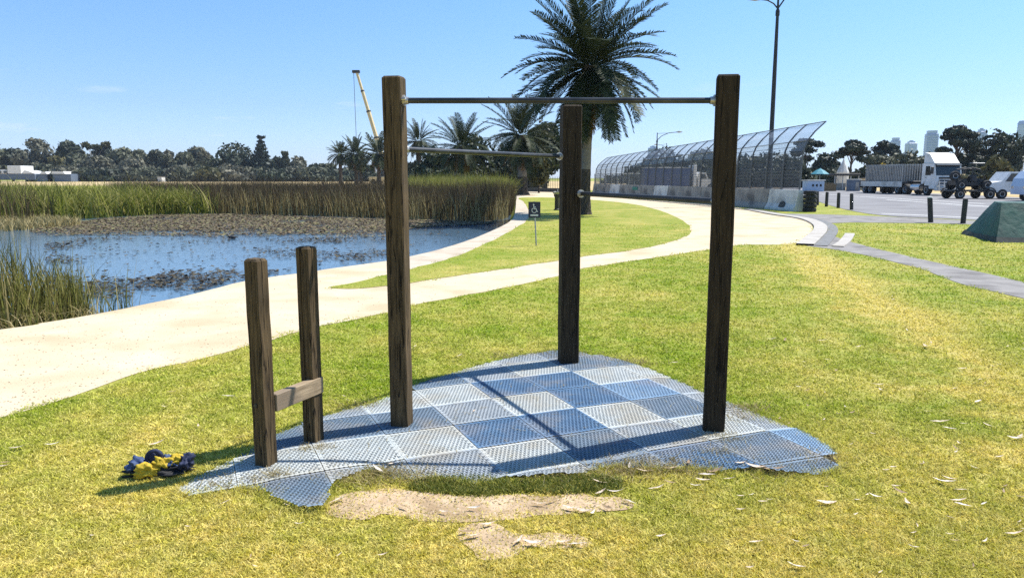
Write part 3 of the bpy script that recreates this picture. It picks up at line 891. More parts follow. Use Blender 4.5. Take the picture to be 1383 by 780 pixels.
D0 = Vector((-1.372, 3.945, 0)); D1 = Vector((-1.206, 4.325, 0))
dd = (D1 - D0).normalized(); dn = Vector((dd.y, -dd.x, 0)); rz = math.atan2(-dd.x, dd.y)
dip = empty('step_rail_stand', D0, 0, 'pair of short timber posts joined low down by a pale crossrail beside the tall frame', 'exercise post')
for p, h_, gr, sd, lab in ((D0, 1.172, None, 11, 'nearer short post'), (D1, 1.203, (-.012, .007, .02), 12, 'farther short post split down its face')):
    o = link('post', post_mesh('post', .088, h_, M['wood_brown'], gr, sd, .004), dip, p - D0)
    o.rotation_euler = (0, 0, rz); o['label'] = lab
L_ = (D1 - D0).length
rail = MB(); rail.box((0, 0, 0), (.052, L_ - .002, .098), bev=.004)
ro = rail.build('rail', M['rail_wood'], dip); ro.location = (D1 - D0) * .5 + dn * .027 + dd * .046 + Vector((0, 0, .365)); ro.rotation_euler = (0, 0, rz)
for z in (.37,):
    MB().tube(-dd * .040 + Vector((-dn.x * .01, -dn.y * .01, z)), -dd * .052 + Vector((-dn.x * .01, -dn.y * .01, z)), .011, n=10).build('bolt_head', M['black'], dip)

# ------------------------------------------------------------------ bundle of clothing on the grass
M['cloth_navy'] = surf('navy_cloth', (.006, .011, .035), (.016, .026, .075), .75, 30, bump=.4, bscale=60)
M['cloth_blue'] = surf('blue_cloth', (.012, .030, .10), (.035, .075, .19), .7, 14, bump=.4, bscale=60, c3=(.09, .13, .23), s3=18)
M['cloth_yellow'] = surf('yellow_cloth', (.42, .29, .012), (.58, .42, .03), .75, 20, bump=.5, bscale=60)
M['cloth_black'] = surf('black_cloth', (.008, .008, .009), (.02, .02, .022), .8, 20, bump=.4, bscale=60)
bx_, by_ = G(218, 641)
bun = empty('clothing_bundle', (bx_, by_, 0), R(14), 'crumpled bundle of navy and yellow gear dropped on the grass left of the short posts', 'clothing')
def cloth(name, c, r, seed, mat, rot=(0, 0, 0), k=.40, lab=None):
    bm = bmesh.new(); bmesh.ops.create_icosphere(bm, subdivisions=4, radius=1)
    m = Euler(rot).to_matrix()
    for v in bm.verts:
        p = v.co.copy()
        o3 = Vector((seed * 3.1, seed * 1.3, 0))
        n1 = mnoise.noise(p * 1.5 + o3); n2 = abs(mnoise.noise(p * 2.3 + o3 * 1.7)); n3 = abs(mnoise.noise(Vector((p.x * 5, p.y * 3, p.z * 5)) + o3))
        s = 1 + k * (n1 * 1.5 - 1.9 * (.30 - n2) - .55 * (.25 - n3))
        q = m @ Vector((p.x * r[0], p.y * r[1], p.z * r[2])) * s + Vector(c)
        if q.z < .012: q.z = .012 + (q.z - .012) * .1
        v.co = q
    me = bpy.data.meshes.new(name); bm.to_mesh(me); bm.free(); me.materials.append(mat)
    me.polygons.foreach_set('use_smooth', np.ones(len(me.polygons), bool))
    o = link(name, me, bun)
    if lab: o['label'] = lab
cloth('cloth_fold', (0, 0, .025), (.145, .055, .028), 1, M['cloth_black'], lab='black underside')
cloth('cloth_fold', (-.105, .012, .055), (.060, .045, .042), 2, M['cloth_blue'], (0, .3, .5), lab='blue fold')
cloth('cloth_fold', (-.055, -.035, .045), (.062, .032, .040), 3, M['cloth_yellow'], (.2, .2, .2), lab='yellow panel at front')
cloth('cloth_fold', (.012, -.012, .065), (.050, .030, .045), 4, M['cloth_yellow'], (0, .7, 0), lab='yellow panel on top')
cloth('cloth_fold', (.075, .006, .070), (.048, .034, .038), 6, M['cloth_yellow'], (0, -.4, .3), lab='small yellow panel')
cloth('cloth_fold', (.045, .012, .068), (.050, .040, .036), 5, M['cloth_blue'], (0, .5, .2), lab='blue fold between the yellow ones')
cloth('cloth_fold', (.120, .010, .055), (.042, .045, .050), 7, M['cloth_navy'], (0, .4, 0), lab='navy fold at the right end')
mb = MB(); N_ = 20
mb.path([(-.035 + .036 * math.cos(t), .03, .092 + .036 * math.sin(t)) for t in [PI * 1.15 - k * (PI * 1.3) / N_ for k in range(N_ + 1)]], .013, 10)
mb.build('strap_loop', M['cloth_navy'], bun, smooth=True)
cloth('cuff', (-.035, .032, .092), (.030, .024, .034), 8, M['cloth_navy'], (0, 0, 0), .2)
MB().path([(-.10, -.02, .02), (-.15, -.03, .018), (-.19, -.012, .014)], .006, 6).build('strap', M['cloth_black'], bun)
MB().path([(-.14, .02, .03), (-.17, .018, .03), (-.19, .02, .02)], [.012, .012, .004], 6).build('strap', M['cloth_yellow'], bun)

# ------------------------------------------------------------------ fallen gum leaves
def leaf_mesh(k, mat):
    rr = random.Random(k); n = 7; vs = []; fs = []
    L0, W0 = 1.0, rr.uniform(.16, .26); cv = rr.uniform(-.35, .35); up = rr.uniform(.1, .42); fold = rr.uniform(.05, .5)
    for i in range(n):
        t = i / (n - 1); w = W0 * math.sin(PI * min(max(t, .02), .985)) ** .8 * .5 * (1.2 - .5 * t)
        cx = t - .5; cy = cv * (t - .5) ** 2; z = up * ((t - .45) ** 2) * 1.4 + .035
        vs += [(cx, cy - w, z + w * fold), (cx, cy, z), (cx, cy + w, z + w * fold * rr.uniform(.3, 1.3))]
    for i in range(n - 1):
        for j in (0, 1): fs.append((i * 3 + j, i * 3 + j + 1, i * 3 + j + 4, i * 3 + j + 3))
    mb = MB(); mb.add(vs, fs); return mb.mesh('fallen_leaf', mat, True, False)
LEAVES = [leaf_mesh(k, M[('deadleaf', 'deadleaf2', 'deadleaf', 'deadleaf3')[k % 4]]) for k in range(12)]
LAB = ['dry tan gum leaf curled on the lawn', 'bleached pale gum leaf lying on the lawn', 'dry tan gum leaf curled on the lawn', 'dark brown gum leaf lying on the lawn']
leaf_px = [(25, 608, 18), (75, 603, 20), (5, 633, 12), (8, 628, 10), (305, 682, 14), (405, 712, 14), (388, 686, 10), (232, 532, 12), (222, 552, 8), (308, 538, 14), (212, 602, 16), (325, 594, 14), (268, 578, 10), (345, 455, 12), (640, 560, 8), (585, 462, 14), (560, 470, 10), (670, 478, 8), (620, 483, 14), (895, 465, 8), (912, 492, 10), (1033, 437, 12), (1042, 460, 12), (1060, 462, 12), (1110, 462, 12), (1140, 495, 10), (1035, 505, 8), (1128, 503, 12), (1185, 522, 14), (1190, 530, 12), (1250, 470, 16), (1262, 475, 10), (1270, 573, 20), (1282, 582, 14), (1295, 602, 12), (1290, 608, 10), (1335, 578, 14), (1372, 595, 16), (1378, 592, 12), (1245, 630, 10), (1205, 634, 10), (1275, 655, 22), (1282, 650, 14), (1355, 668, 12), (1295, 680, 18), (1300, 686, 16), (1225, 683, 20), (1215, 668, 18), (1210, 660, 10), (1182, 674, 14), (1117, 683, 24), (1115, 661, 8), (1030, 681, 12), (1015, 672, 8), (1020, 637, 24), (1045, 640, 26), (1000, 632, 18), (955, 645, 20), (950, 652, 18), (965, 640, 22), (1370, 725, 18), (1330, 735, 12), (1297, 665, 12), (1087, 742, 12), (1020, 736, 16), (1075, 770, 20), (890, 662, 16), (905, 655, 14), (846, 680, 12), (852, 682, 14), (892, 728, 14), (820, 690, 20), (790, 694, 24), (800, 697, 18), (770, 690, 22), (745, 680, 16), (728, 684, 18), (640, 690, 16), (600, 695, 14), (545, 688, 18), (455, 680, 24), (510, 640, 20), (530, 632, 18), (495, 630, 14), (810, 655, 18), (832, 668, 22), (812, 668, 16), (655, 700, 14), (700, 735, 22), (720, 738, 24), (640, 728, 24), (630, 722, 20), (660, 712, 20), (780, 740, 26), (760, 736, 18), (1090, 530, 10), (1160, 470, 8), (1225, 448, 8), (1300, 500, 10), (1330, 520, 8), (1360, 470, 8), (1205, 402, 8), (1315, 410, 10), (1150, 560, 10), (1240, 560, 8), (1320, 545, 12), (1350, 620, 10), (1065, 575, 8), (870, 640, 20), (850, 634, 18), (905, 636, 20), (930, 632, 22), (985, 650, 14), (940, 660, 14)]
def put_leaf(px, py, L, k):
    x, y = G(px, py)
    i = k % 12
    o = link('fallen_leaf', LEAVES[i]); d = math.hypot(x, y, EYE)
    s = max(.035, L * 1.08 / 1000 * d); o.scale = (s, s, s)
    inmat = bool(inpoly([(x, y)], OUT)[0])
    o.location = (x, y, .030 if inmat else .018)
    o.rotation_euler = (random.uniform(-.25, .25), random.uniform(-.2, .2), random.choice([random.uniform(-.6, .6), random.uniform(0, 6.28)]))
    tag(o, LAB[i % 4], 'leaf', 'fallen gum leaves on the lawn')
for k, (px, py, L) in enumerate(leaf_px): put_leaf(px, py, L, k)
for k in range(110):
    py = 400 + 380 * random.random() ** 1.0; px = (random.uniform(980, 1390) if k % 3 else random.uniform(0, 1390))
    x, y = G(px, py)
    if bool(is_lawn(np.array([[x, y]]))[0]): put_leaf(px, py, random.uniform(5, 11) * (.5 + (py - 400) / 500), k)

# ================================================================== POND PLANTS
def reed_bed(name, poly, n, h0, h1, w, mat, lean, segs, label, z0=WL, hfun=None, tonefun=None):
    P = scatter_poly(poly, n); k = len(P)
    h = h0 + (h1 - h0) * rng.random(k)
    if hfun is not None: h = h * hfun(P)
    h = h * (1 + .22 * (rng.random(k) < .05) - .12 * rng.random(k))
    tone = rng.random(k)
    if tonefun is not None: tone = np.clip(tonefun(P, tone), 0, 1)
    V, F, T = blades(P, h, w * (.6 + .8 * rng.random(k)), lean * (.1 + rng.random(k)), tone, segs, z0)
    return tag(link(name, npmesh(name, V, F, mat, T)), label, 'reeds', kind='stuff')
def nz2(P, f, s=0.0): return np.array([mnoise.noise(Vector((x * f, y * f, s))) for x, y in P])
WZ = lambda pts: [G(px, py, WL) for px, py in pts]
bed_front = WZ([(290, 288), (360, 291), (430, 292), (500, 294.5), (560, 297), (640, 299.5), (672, 298), (686, 294)])
BROWN = catmull(bed_front, 3) + [(.05, 40), (.25, 50), (-.4, 62), (-34, 62), (-24, 46)]
und = lambda P: 1 + .13 * nz2(P, .35, 2) + .07 * nz2(P, 1.1, 4)
reed_bed('brown_reeds', BROWN, 34000, 1.35, 1.92, .028, M['reed_brown'], .35, 2, 'thick dark brown reed bed behind the pond', hfun=und)
bf = catmull(bed_front, 6); FRONT = bf + [(x, y + 1.2) for x, y in bf[::-1]]
reed_bed('dry_reed_stems', FRONT, 2500, .8, 1.5, .03, M['straw'], .3, 2, 'bleached dead stems along the water side of the brown reed bed')
GREEN2 = [G(560, 268.5, WL), G(690, 268, WL), (-.3, 66), (-11, 68)]
reed_bed('green_reeds', [(-6, 46), (-.3, 46), (-.2, 62), (-9, 62)], 9000, 1.85, 2.35, .035, M['reed_green'], .7, 2, 'paler green feathery reeds behind the brown bed', tonefun=lambda P, t: t * .6 + .4)
GREEN = WZ([(75, 299), (140, 294), (215, 290), (300, 288.5)]) + [(-26, 48), (-36, 54), (-48, 54), (-36, 40)]
reed_bed('bulrushes', GREEN, 15000, 1.15, 1.92, .055, M['reed_green'], 1.15, 3, 'bright green bulrushes with long drooping blades left of the brown reeds', hfun=und)
LEFT = WZ([(-120, 312), (0, 303), (40, 302), (78, 299)]) + [(-31, 40), (-40, 46), (-60, 46), (-50, 34)]
reed_bed('mixed_reeds', LEFT, 12000, 1.35, 1.92, .032, M['reed_brown'], .4, 2, 'olive brown reed clump at the far left of the pond', hfun=und, tonefun=lambda P, t: t * .5 + .5)
reed_bed('bulrushes', LEFT, 3500, 1.2, 1.85, .035, M['reed_green'], .6, 3, 'green blades mixed into the far left reed clump')
MARG = WZ([(-60, 318), (20, 312), (110, 306), (100, 300), (0, 300)])
reed_bed('marsh_grass', MARG, 1800, .2, .5, .04, M['straw'], .8, 2, 'short pale marsh grass at the foot of the far left reeds')
NEAR = [(-5.10, 8.75), (-5.35, 8.15), (-5.62, 7.75), (-6.6, 6.6), (-9.5, 4.8), (-13, 5.5), (-11.5, 9), (-9.2, 10.6), (-6.9, 9.7), (-5.6, 9.6)]
def near_h(P):
    dx = np.clip((-4.9 - P[:, 0]) / 2.0, 0, 1)
    return .42 + .58 * dx ** .8
reed_bed('lakeside_reeds', NEAR, 13000, .80, 1.42, .016, M['reed_near'], .35, 4, 'tall thin green and straw reeds at the path edge in the near left corner of the pond', z0=-.2, hfun=near_h)
reed_bed('lakeside_reeds', [(-4.9, 9.0), (-4.75, 9.3), (-5.3, 10.2), (-6.2, 10.6), (-6.6, 9.8), (-5.6, 8.6)], 170, .4, 1.0, .013, M['reed_near'], .5, 4, 'sparse outer stalks standing in open water beside the near reeds', z0=-.28)
reed_bed('reed_litter', [(-4.85, 8.78), (-5.45, 7.78), (-7.5, 5.6), (-8, 5.9), (-5.9, 8.2), (-5.2, 9)], 700, .12, .3, .012, M['straw'], 1.6, 2, 'broken straw coloured stems at the foot of the near reeds', z0=-.05)

def pads(name, P, s0, s1, tilt, z1, mat, label, tone=None):
    """floating or half sunk leaves: bent five sided flakes"""
    n = len(P); a = rng.random((n, 1)) * 2 * PI + np.arange(5)[None] * 2 * PI / 5
    s = s0 + (s1 - s0) * rng.random((n, 1))
    X = np.cos(a) * s * (.7 + .5 * rng.random((n, 5))); Y = np.sin(a) * s * (.7 + .5 * rng.random((n, 5)))
    tx, ty = rng.normal(0, tilt, (n, 1)), rng.normal(0, tilt, (n, 1))
    Z = WL + .006 + np.abs(X * tx + Y * ty) + z1 * rng.random((n, 1))
    V = np.stack([P[:, :1] + X, P[:, 1:] + Y, Z], -1)
    F = np.arange(n * 5).reshape(n, 5)
    return tag(link(name, npmesh(name, V.reshape(-1, 3), F, mat, rng.random(n) if tone is None else tone)), label, 'water plants', kind='stuff')
BANDP = WZ([(95, 302), (140, 296), (215, 291), (300, 289.5), (500, 296), (640, 300), (672, 299), (660, 303), (560, 308), (530, 320), (440, 322), (330, 320), (260, 321), (200, 318), (100, 318), (60, 320), (40, 312)])
Pb = scatter_poly(BANDP, 42000)
Pb = Pb[rng.random(len(Pb)) < np.clip((.80 + nz2(Pb, .6, 3) * .9) * np.clip((Pb[:, 1] - 22.6) / 6, .06, 1), .04, 1)]
pads('lily_leaves', Pb, .03, .085, .30, .03, M['lily'], 'mat of withered brown lily leaves across the back of the pond')
POPEN = scatter_poly(WZ([(60, 322), (260, 321), (440, 322), (530, 319), (560, 309), (660, 303), (690, 300), (640, 322), (560, 344), (330, 379), (128, 424), (60, 400)]), 26000)
nn_ = nz2(POPEN, .42, 5) + .55 * nz2(POPEN, 1.6, 9)
d_ = POPEN[:, 1]
dens = np.clip((d_ - 8.5) / 1.2, 0, 1) * np.where(d_ < 15, .95, .45)
bandw = .5 * np.exp(-((d_ - (13.2 + .12 * POPEN[:, 0])) / 1.6) ** 2)
free = np.clip((distpoly(POPEN, POND) - .35) / .8, 0, 1)
right = np.clip((-1.6 - POPEN[:, 0]) / 1.5, .05, 1)
keep = rng.random(len(POPEN)) < np.clip((nn_ * 1.5 + bandw * .9 - .02) * dens, .02, 1) * free * right
pads('lily_pads', POPEN[keep], .022, .062, .40, .03, M['lily_dark'], 'dark broken lily pads floating on the open water')

# a duck on the water
dx_, dy_ = G(313, 322, WL)
duck = empty('duck', (dx_, dy_, WL), R(170), 'small dark duck floating where the brown lilies meet open water', 'duck')
duck.scale = (.75, .75, .65)
mb = MB()
mb.path([(-.20, 0, .08), (-.14, 0, .055), (-.02, 0, .06), (.09, 0, .065), (.14, 0, .10), (.155, 0, .16), (.175, 0, .19), (.21, 0, .19)], [.012, .06, .09, .078, .04, .028, .034, .02], 12)
mb.build('body', M['black'], duck, smooth=True)
mb = MB(); mb.path([(.205, 0, .188), (.245, 0, .178)], [.014, .008], 8); mb.build('bill', M['bark'], duck)

# ================================================================== SIGN AND SMALL FURNITURE BY THE PATH
sx, sy = G(724.5, 332)
sg = empty('accessible_sign', (sx, sy, 0), R(-2), 'small navy wheelchair access sign with an arrow on a thin leaning post', 'sign')
MB().tube((0, 0, -.1), (-.055, 0, 1.05), .017, n=10).build('post', M['galv'], sg, smooth=True)
def onplate(x, y, z): return Vector((-.052 + x, -.022 - z, .855 + y))
pl = MB().box(onplate(0, 0, -.006), (.285, .010, .375), bev=.004).build('plate', M['navy_sign'], sg)
mb = MB()
for a, b, c, d in ((-.118, .098, .118, .10), (-.118, -.07, .118, -.068), (-.118, -.07, -.116, .10), (.116, -.07, .118, .10)):
    pass
mb.lathe([(.017, 0), (.017, .003)], 12, tr=lambda v: onplate(-.018 + v.x, .120 + v.y, v.z))
def seg(mb, p, q, w):
    p, q = Vector(p), Vector(q); t = (q - p).normalized(); nn = Vector((-t.y, t.x)) * w / 2
    c = [p - nn, q - nn, q + nn, p + nn]
    mb.prism([(v.x, v.y) for v in c], 0, .003, tr=lambda v: onplate(v.x, v.y, v.z))
for p, q in (((-.016, .098), (-.010, .02)), ((-.014, .06), (.035, .06)), ((-.012, .022), (.045, .022)), ((.043, .024), (.062, -.045)), ((.060, -.045), (.082, -.038))): seg(mb, p, q, .016)
arc = [(-.004 + .056 * math.cos(t), -.012 + .056 * math.sin(t)) for t in [R(125) + k * R(245) / 14 for k in range(15)]]
for p, q in zip(arc[:-1], arc[1:]): seg(mb, p, q, .014)
mb.build('wheelchair_symbol', M['white'], sg)
mb = MB(); seg(mb, (-.095, -.128), (.06, -.128), .032)
mb.prism([(.055, -.158), (.105, -.128), (.055, -.098)], 0, .003, tr=lambda v: onplate(v.x, v.y, v.z))
mb.build('arrow', M['white'], sg)

fx, fy = G(752, 284)
ft = empty('drinking_fountain', (fx, fy, 0), 0, 'dark pillar drinking fountain with pale bowl standing on the grass near the big palm', 'fountain')
MB().lathe([(.16, 0), (.16, .05), (.11, .08), (.105, .62), (.15, .72), (.155, .78)], 16).build('pillar', M['black'], ft, smooth=True)
MB().lathe([(.13, .78), (.20, .84), (.215, .92), (.19, .92), (.12, .85)], 18).build('bowl', M['galv'], ft, smooth=True)
MB().path([(.05, .12, .9), (.05, .1, 1.02), (.03, .03, 1.04)], .014, 8).build('spout', M['chrome'], ft)

# ================================================================== TREES
def quads(P, D, s, asp=.55):
    """leaf quads at P facing roughly D"""
    n = len(P)
    D = D / (np.linalg.norm(D, axis=1, keepdims=True) + 1e-9)
    A = rng.normal(0, 1, (n, 3)); A = A - D * (A * D).sum(1, keepdims=True); A /= np.linalg.norm(A, axis=1, keepdims=True) + 1e-9
    B = np.cross(D, A); s = np.broadcast_to(s, n)[:, None]
    V = np.stack([P - A * s, P - B * s * asp, P + A * s, P + B * s * asp], 1)
    return V.reshape(-1, 3), np.arange(n * 4).reshape(n, 4)
def crown_mesh(lobes, n, s, mat, name='crown', hollow=.55, tonal=.5):
    vol = np.array([(l[3] * l[4] * l[5]) ** (2 / 3) for l in lobes]); cnt = np.maximum((vol / vol.sum() * n).astype(int), 6)
    Ps, Ds, Ts = [], [], []
    for l, c in zip(lobes, cnt):
        d = rng.normal(0, 1, (c, 3)); d /= np.linalg.norm(d, axis=1, keepdims=True)
        r = hollow + (1.08 - hollow) * rng.random((c, 1)) ** .6
        wob = 1 + .22 * np.sin(d[:, :1] * 5 + l[0]) * np.cos(d[:, 1:2] * 4 + l[1])
        Ps.append(np.array(l[:3]) + d * r * wob * np.array(l[3:6])); Ds.append(d + rng.normal(0, .7, (c, 3)))
        Ts.append(np.clip(tonal * rng.random() + (1 - tonal) * rng.random(c), 0, 1))
    P, D, T = map(np.concatenate, (Ps, Ds, Ts))
    V, F = quads(P, D, s * (.6 + .8 * rng.random(len(P))))
    return npmesh(name, V, F, mat, T)
def make_tree(name, label, cat, px, top, wpx, d, mat, style='round', bark='bark', group=None, n=None, leaf=None, base=0.0):
    x, ztop = HZ(px, top, d); h = ztop - base; w = wpx / 1000 * d; r = random.Random(int(px * 7 + top))
    root = empty(name, (x, d, base), r.random() * 6, label, cat, group)
    leaf = leaf or max(.22, d * .0022); n = n or 1000
    lobes = []; tr = MB(); tt = .35
    if style == 'round':
        z0 = h * .10
        for k in range(13):
            a = k * 2.4; q = math.sqrt((k + .5) / 13); zz = z0 + (h - z0) * (.18 + .64 * r.random())
            rad = w * .5 * q * (.72 if zz < h * .75 else .5); s = w * r.uniform(.15, .25)
            lobes.append((rad * math.cos(a), rad * math.sin(a), zz, s, s, s * r.uniform(.6, .95)))
        lobes.append((r.uniform(-.1, .1) * w, 0, h * .87, w * .2, w * .2, h * .13))
        tt = .5
    elif style == 'low':
        for k in range(13):
            a = k * 2.4; q = math.sqrt((k + .5) / 13); zz = h * r.uniform(.10, .72) * (1 - .45 * q * q)
            s = w * r.uniform(.17, .26); lobes.append((w * .4 * q * math.cos(a), w * .4 * q * math.sin(a), zz, s, s, min(s, h * .3)))
        lobes.append((0, 0, h * .72, w * .3, w * .3, h * .27))
        tt = .5
    elif style == 'flat':
        for k in range(15):
            a = k * 2.4 + r.random(); q = math.sqrt((k + .5) / 15); zz = h * (.93 - .36 * q * q * r.uniform(.4, 1.2) - .1 * r.random())
            s = w * r.uniform(.10, .18); lobes.append((w * .43 * q * math.cos(a), w * .43 * q * math.sin(a), zz, s * 1.25, s * 1.25, s * .55))
        tt = .62
    elif style == 'conic':
        for k in range(11):
            t = k / 10; zz = h * (.16 + .80 * t)
            for j in range(6):
                a = j * PI / 3 + k; rad = w * .42 * (1 - t) ** .8 + .3; s = w * .13 * (1.15 - t)
                lobes.append((rad * math.cos(a) * .62, rad * math.sin(a) * .62, zz, s * 1.5, s * 1.5, h * .016))
        lobes.append((0, 0, h * .985, w * .16, w * .16, h * .010))
        tt = .98
    elif style == 'bare':
        for k in range(9):
            a = k * 2.4; lobes.append((w * .36 * math.cos(a), w * .36 * math.sin(a), h * r.uniform(.6, .9), w * .1, w * .1, h * .05))
        tt = .5
    tw = max(w * .028, h * .022)
    tr.path([(0, 0, -.3), (r.uniform(-.01, .01) * h, 0, h * tt * .5), (r.uniform(-.03, .03) * h, r.uniform(-.02, .02) * h, h * tt)], [tw * 1.3, tw, tw * .7], 7)
    if style != 'conic':
        for l in lobes[:10 if style == 'flat' else 8]:
            z_ = h * tt * r.uniform(.6, 1)
            tr.path([(0, 0, z_), (l[0] * .5, l[1] * .5, (z_ + l[2]) / 2 + .02 * h), (l[0], l[1], l[2])], [tw * .5, tw * .32, tw * .12], 5, False)
    tr.build('trunk', M[bark], root)
    link('crown', crown_mesh(lobes, n if style != 'bare' else n // 5, leaf, M[mat], hollow=.35 if style in ('flat', 'conic') else .5), root)
    return root

GT = 'trees of the far treeline across the lake'
row = [  # px, top, width, depth, foliage, style, label
    (-25, 196, 60, 330, 'gum', 'round', None), (14, 203, 46, 340, 'dark_leaf', 'round', 'dark tree at the far left end of the treeline, behind the white boathouse'),
    (44, 187, 50, 325, 'gum_grey', 'round', 'tall domed grey-green gum rising over the white boathouse'), (76, 210, 30, 318, 'olive_leaf', 'low', 'low olive bush right of the white boathouse roof'),
    (92, 190, 34, 330, 'dark_leaf', 'round', 'dark round-topped tree left of the nearly bare tree'), (103, 205, 42, 325, 'gum', 'low', None),
    (124, 186, 40, 335, 'olive_leaf', 'bare', 'nearly bare pale-branched tree standing above the treeline'), (140, 196, 30, 340, 'dark_leaf', 'round', 'dark narrow tree just right of the nearly bare tree'),
    (130, 210, 50, 318, 'gum_grey', 'low', None), (165, 200, 42, 330, 'gum', 'round', None), (185, 203, 34, 335, 'gum', 'round', None), (178, 213, 44, 318, 'gum_grey', 'low', None),
    (208, 203, 32, 326, 'gum', 'round', None), (229, 204, 28, 330, 'gum_grey', 'round', None), (252, 206, 40, 322, 'gum', 'round', None), (266, 199, 40, 330, 'gum_grey', 'round', 'grey-green gum left of the great dark fig'),
    (246, 226, 30, 305, 'gum', 'low', None), (283, 226, 34, 300, 'olive_leaf', 'low', 'olive shrub at the left foot of the great dark fig'), (308, 222, 36, 305, 'gum_grey', 'low', 'grey shrub at the foot of the great dark fig'),
    (316, 193, 66, 322, 'dark_leaf', 'low', 'great broad dark fig, the largest crown of the treeline'), (352, 184, 32, 315, 'pine_leaf', 'conic', 'tall tiered pine with a flat tuft on top, highest of the treeline'),
    (352, 208, 40, 318, 'dark_leaf', 'low', 'dark tree round the foot of the tiered pine'), (385, 206, 22, 322, 'gum', 'conic', 'slim pointed conifer right of the tiered pine'),
    (372, 212, 24, 330, 'dark_leaf', 'round', None), (400, 216, 40, 325, 'gum_grey', 'round', None), (424, 222, 24, 315, 'dark_leaf', 'low', 'small dark round tree left of the three palms'), (444, 222, 26, 318, 'gum', 'round', None),
    (470, 226, 30, 325, 'gum_grey', 'low', None), (495, 224, 24, 310, 'dark_leaf', 'low', 'small dark tree seen between the distant palms'), (530, 222, 40, 320, 'gum', 'low', None), (410, 228, 40, 312, 'olive_leaf', 'low', None), (200, 228, 40, 308, 'gum', 'low', None), (60, 222, 40, 312, 'gum', 'low', None)] + [(x_, 224 + (x_ * 7) % 6, 46, 306 + (x_ * 13) % 9, ('gum_grey', 'gum', 'dark_leaf')[(x_ // 26) % 3], 'low', None) for x_ in range(90, 470, 26)]
for px, top, w, d, m_, st, lab in row:
    shared = {'gum': 'green gum tree in the far treeline across the lake', 'gum_grey': 'grey-green gum tree in the far treeline across the lake', 'dark_leaf': 'dark leafy tree in the far treeline across the lake', 'olive_leaf': 'low olive shrub in the far treeline across the lake'}
    make_tree('treeline_tree', lab or shared[m_], 'tree', px, top, w * 1.12, d, m_, st, 'pale_bark' if st == 'bare' else 'bark', GT, n=2600, leaf=.95)

GF = 'dark trees behind the palms'
for px, top, w, d, m_, st, lab in [
    (592, 200, 70, 100, 'dark_leaf', 'low', 'dark bushy tree behind the left one of the two shaggy palms'), (640, 182, 76, 104, 'dark_leaf', 'low', 'dark tall bushy tree between the two shaggy palms'),
    (690, 195, 90, 106, 'dark_leaf', 'low', 'wide dark tree behind the right one of the two shaggy palms'), (738, 165, 74, 96, 'dark_leaf', 'round', 'tall dark tree behind the rear timber post'),
    (560, 218, 40, 118, 'gum', 'low', 'grey-green bush at the left foot of the lone middle palm'), (540, 224, 34, 124, 'gum', 'low', 'grey-green bush just right of the left timber post'), (575, 222, 30, 112, 'olive_leaf', 'low', 'olive bush right of the lone middle palm'),
    (728, 208, 26, 80, 'olive_leaf', 'round', 'slender olive sapling beside the palm near the sand path')]:
    make_tree('park_tree', lab, 'tree', px, top, w, d, m_, st, 'bark', GF, n=4200, leaf=.36)

